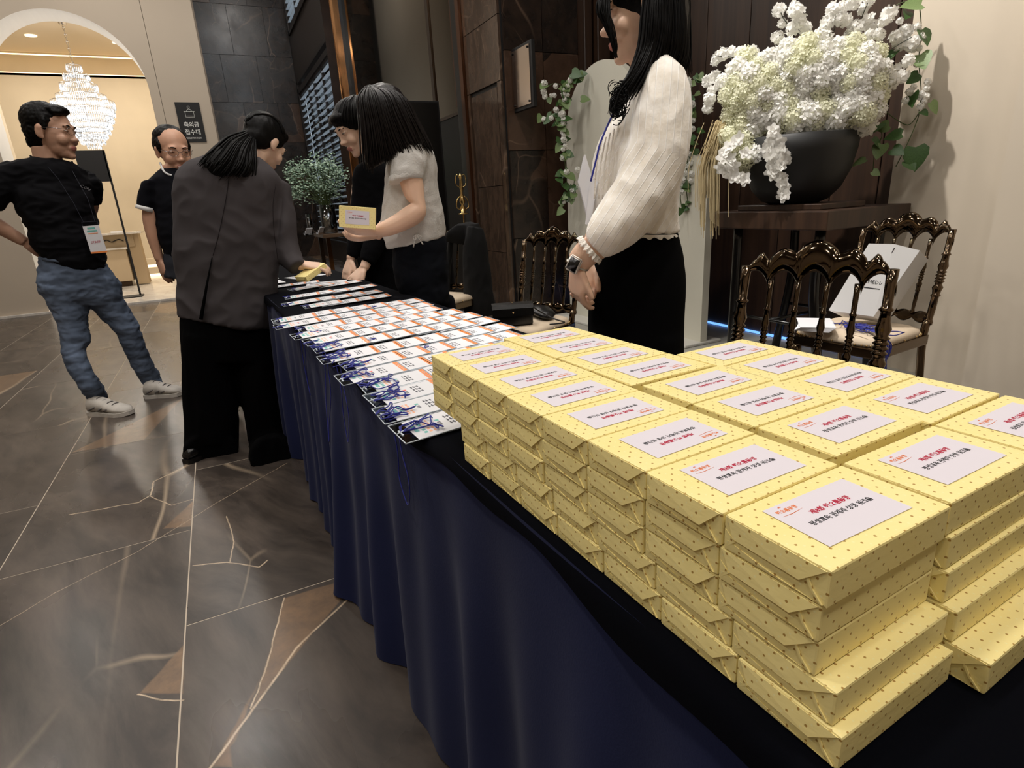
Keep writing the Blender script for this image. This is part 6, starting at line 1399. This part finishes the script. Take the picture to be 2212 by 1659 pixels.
# ---------------------------------------------------------------- wall sign, stand, chandelier, counter, glowing steps
Ys=9.55; e=empty('wall_sign',(-0.01,Ys-0.004,2.09),0,'black wall sign with desk pictogram and white Korean lettering','sign')
b=bmesh.new(); box(b,(-0.155,Ys-0.012,2.09),(0.14,Ys,2.585)); obj('sign_board',b,M_BLACKM,e)
M_WP=mat('white_lettering',G(222,222,218),0.6)
def sign_text(s,z,wd,cx=-0.005,bold=0.006):
    me=text_mesh(s,0.1,2,bold=bold*0.3); k_=wd/mesh_w(me); b=bmesh.new(); add_mesh(b,me,Matrix.Translation((cx,Ys-0.0135,z))@Matrix.Rotation(PI/2,4,'X')@Matrix.Diagonal((k_,k_*1.06,1,1))); bpy.data.meshes.remove(me); obj('lettering',b,M_WP,e)
sign_text('축의금',2.305,0.185); sign_text('접수대',2.212,0.185); sign_text('REGISTRATION',2.138,0.19,bold=0.002)
b=bmesh.new()
tube(b,[Vector((0.0+0.013*math.cos(t*PI/8),Ys-0.014,2.525+0.013*math.sin(t*PI/8))) for t in range(17)],0.003,4)
tube(b,[Vector((0.0-0.028*math.cos(t*PI/8),Ys-0.014,2.472+0.030*math.sin(t*PI/8))) for t in range(9)],0.003,4)
for q in ([(-0.065,2.472),(0.065,2.472)],[(-0.052,2.472),(-0.052,2.40),(0.052,2.40),(0.052,2.472)],[(-0.06,2.415),(0.06,2.415)]): tube(b,[Vector((x,Ys-0.014,z)) for x,z in q],0.003,4)
obj('pictogram',b,M_WP,e)
e=empty('sign_stand',(-1.24,10.45,0.004),0,'thin black sign stand with blank rectangular panel under the arch','stand')
b=bmesh.new(); box(b,(-1.54,10.44,1.67),(-1.19,10.46,2.09)); obj('sign_panel',b,M_BLACKM,e)
b=bmesh.new(); box(b,(-1.205,10.44,0.02),(-1.18,10.465,2.09)); obj('pole',b,M_BLACKM,e)
b=bmesh.new(); box(b,(-1.54,10.30,0.004),(-1.16,10.62,0.02)); obj('base',b,M_BLACKM,e)
# chandelier
cx,cy=-1.60,13.0; e=empty('chandelier',(cx,cy,3.68),0,'tiered crystal chandelier glowing white beyond the arch','chandelier')
M_CRY=bpy.data.materials.new('lit_crystal'); M_CRY.use_nodes=True; k=NB(M_CRY); b_=k.N['Principled BSDF']; tc=k.n('ShaderNodeTexCoord'); v_=k.n('ShaderNodeTexVoronoi'); v_.inputs['Scale'].default_value=38; k.L.new(tc.outputs['Object'],v_.inputs['Vector']); sp=k.n('ShaderNodeSeparateColor'); k.L.new(v_.outputs['Color'],sp.inputs[0])
b_.inputs['Base Color'].default_value=(0.35,0.38,0.42,1); b_.inputs['Roughness'].default_value=0.08; b_.inputs['Emission Color'].default_value=(0.93,0.97,1.0,1); k.L.new(k.rng(sp.outputs[0],0.15,0.9,0.05,1.7),b_.inputs['Emission Strength'])
M_CHR=mat('chandelier_chrome',(0.7,0.7,0.72),0.15,1.0)
tiers=[(0.11,3.66,3.56),(0.19,3.51,3.43),(0.27,3.37,3.26),(0.36,3.20,3.10),(0.46,3.10,2.97),(0.43,2.98,2.86),(0.39,2.86,2.76),(0.34,2.76,2.66),(0.28,2.66,2.58),(0.21,2.56,2.48),(0.12,2.47,2.40)]
for r,z1,z0 in tiers:
    n_=int(2*PI*r/0.030); b=bmesh.new()
    for rr,zz in ((r,z1),(r*0.86,z0+0.01)):
        m_=n_ if rr==r else int(n_*0.86)
        for j in range(m_):
            u=2*PI*j/m_; c=Vector((cx+rr*math.cos(u),cy+rr*math.sin(u),0)); w_=0.010; h=(z1-z0)*0.95; zt=zz
            p=[c+Vector((0,0,zt)),c+Vector((0,0,zt-h))]; mids=[c+Vector((w_*math.cos(a_),w_*math.sin(a_),zt-h*0.55)) for a_ in (u,u+2.1,u+4.2)]
            t_=b.verts.new(p[0]); bt=b.verts.new(p[1]); ms=[b.verts.new(q) for q in mids]
            for q in range(3): b.faces.new((t_,ms[q],ms[(q+1)%3])); b.faces.new((bt,ms[(q+1)%3],ms[q]))
    o_=obj('crystal_tier',b,M_CRY,e); o_['kind']='stuff'
    b=bmesh.new(); tube(b,[Vector((cx+r*math.cos(t*PI/16),cy+r*math.sin(t*PI/16),z1+0.008)) for t in range(33)],0.007,5); obj('ring',b,M_CHR,e,True)
b=bmesh.new(); tube(b,[Vector((cx,cy,2.36)),Vector((cx,cy,3.72))],0.02,8); obj('stem',b,M_CHR,e)
b=bmesh.new(); z=3.72; i=0
while z<4.24:
    lk=[Vector((cx+(0.016*math.cos(t*PI/6) if i%2 else 0),cy+(0 if i%2 else 0.016*math.cos(t*PI/6)),z+0.03+0.034*math.sin(t*PI/6))) for t in range(13)]; tube(b,lk,0.005,4); z+=0.052; i+=1
lathe(b,[(0.0,4.299),(0.06,4.299),(0.05,4.27),(0.0,4.26)],Vector((cx,cy,0)),14); obj('chain',b,M_CHR,e)
lamp('chandelier_lamp','POINT',(cx,cy-0.8,2.9),28,(1,0.97,0.92),0.25)
# counter in the inner room
e=empty('reception_counter',(-1.6,12.4,0.004),0,'beige reception counter with pale stone top under the chandelier','counter')
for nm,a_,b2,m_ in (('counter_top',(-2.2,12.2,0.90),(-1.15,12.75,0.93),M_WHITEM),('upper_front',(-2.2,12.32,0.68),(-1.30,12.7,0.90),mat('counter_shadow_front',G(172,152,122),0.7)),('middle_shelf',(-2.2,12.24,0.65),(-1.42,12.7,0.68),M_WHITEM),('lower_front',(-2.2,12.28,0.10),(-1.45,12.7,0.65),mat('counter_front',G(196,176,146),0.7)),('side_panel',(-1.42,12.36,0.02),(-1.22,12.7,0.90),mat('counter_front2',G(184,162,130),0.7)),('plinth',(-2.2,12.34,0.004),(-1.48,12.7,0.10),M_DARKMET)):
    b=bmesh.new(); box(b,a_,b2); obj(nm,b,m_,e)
b=bmesh.new(); box(b,(-1.62,12.40,0.93),(-1.45,12.5,0.955)); addtag(obj('tissue_box',b,M_CARD),'small white box on the reception counter top','box')
b=bmesh.new(); tube(b,bez([Vector((-1.75+0.06*i,12.30,0.80+0.02*math.sin(i*2.1))) for i in range(6)],4),0.008,5); addtag(obj('cable',b,M_BLACKM),'short dark wavy cable in the recess of the reception counter','cable')
e=empty('glowing_steps',(-1.3,14.2,0.004),0,'two warmly lit small steps against the inner wall','steps')
for nm,a_,b2,m_ in (('step',(-1.52,14.05,0.05),(-1.02,14.6,0.17),M_BEIGE2),('step',(-1.50,14.3,0.22),(-1.02,14.6,0.34),M_BEIGE2),('led_strip',(-1.52,14.05,0.004),(-1.02,14.6,0.05),M_WARMLED),('led_strip',(-1.50,14.3,0.17),(-1.02,14.6,0.22),M_WARMLED)):
    b=bmesh.new(); box(b,a_,b2); obj(nm,b,m_,e)
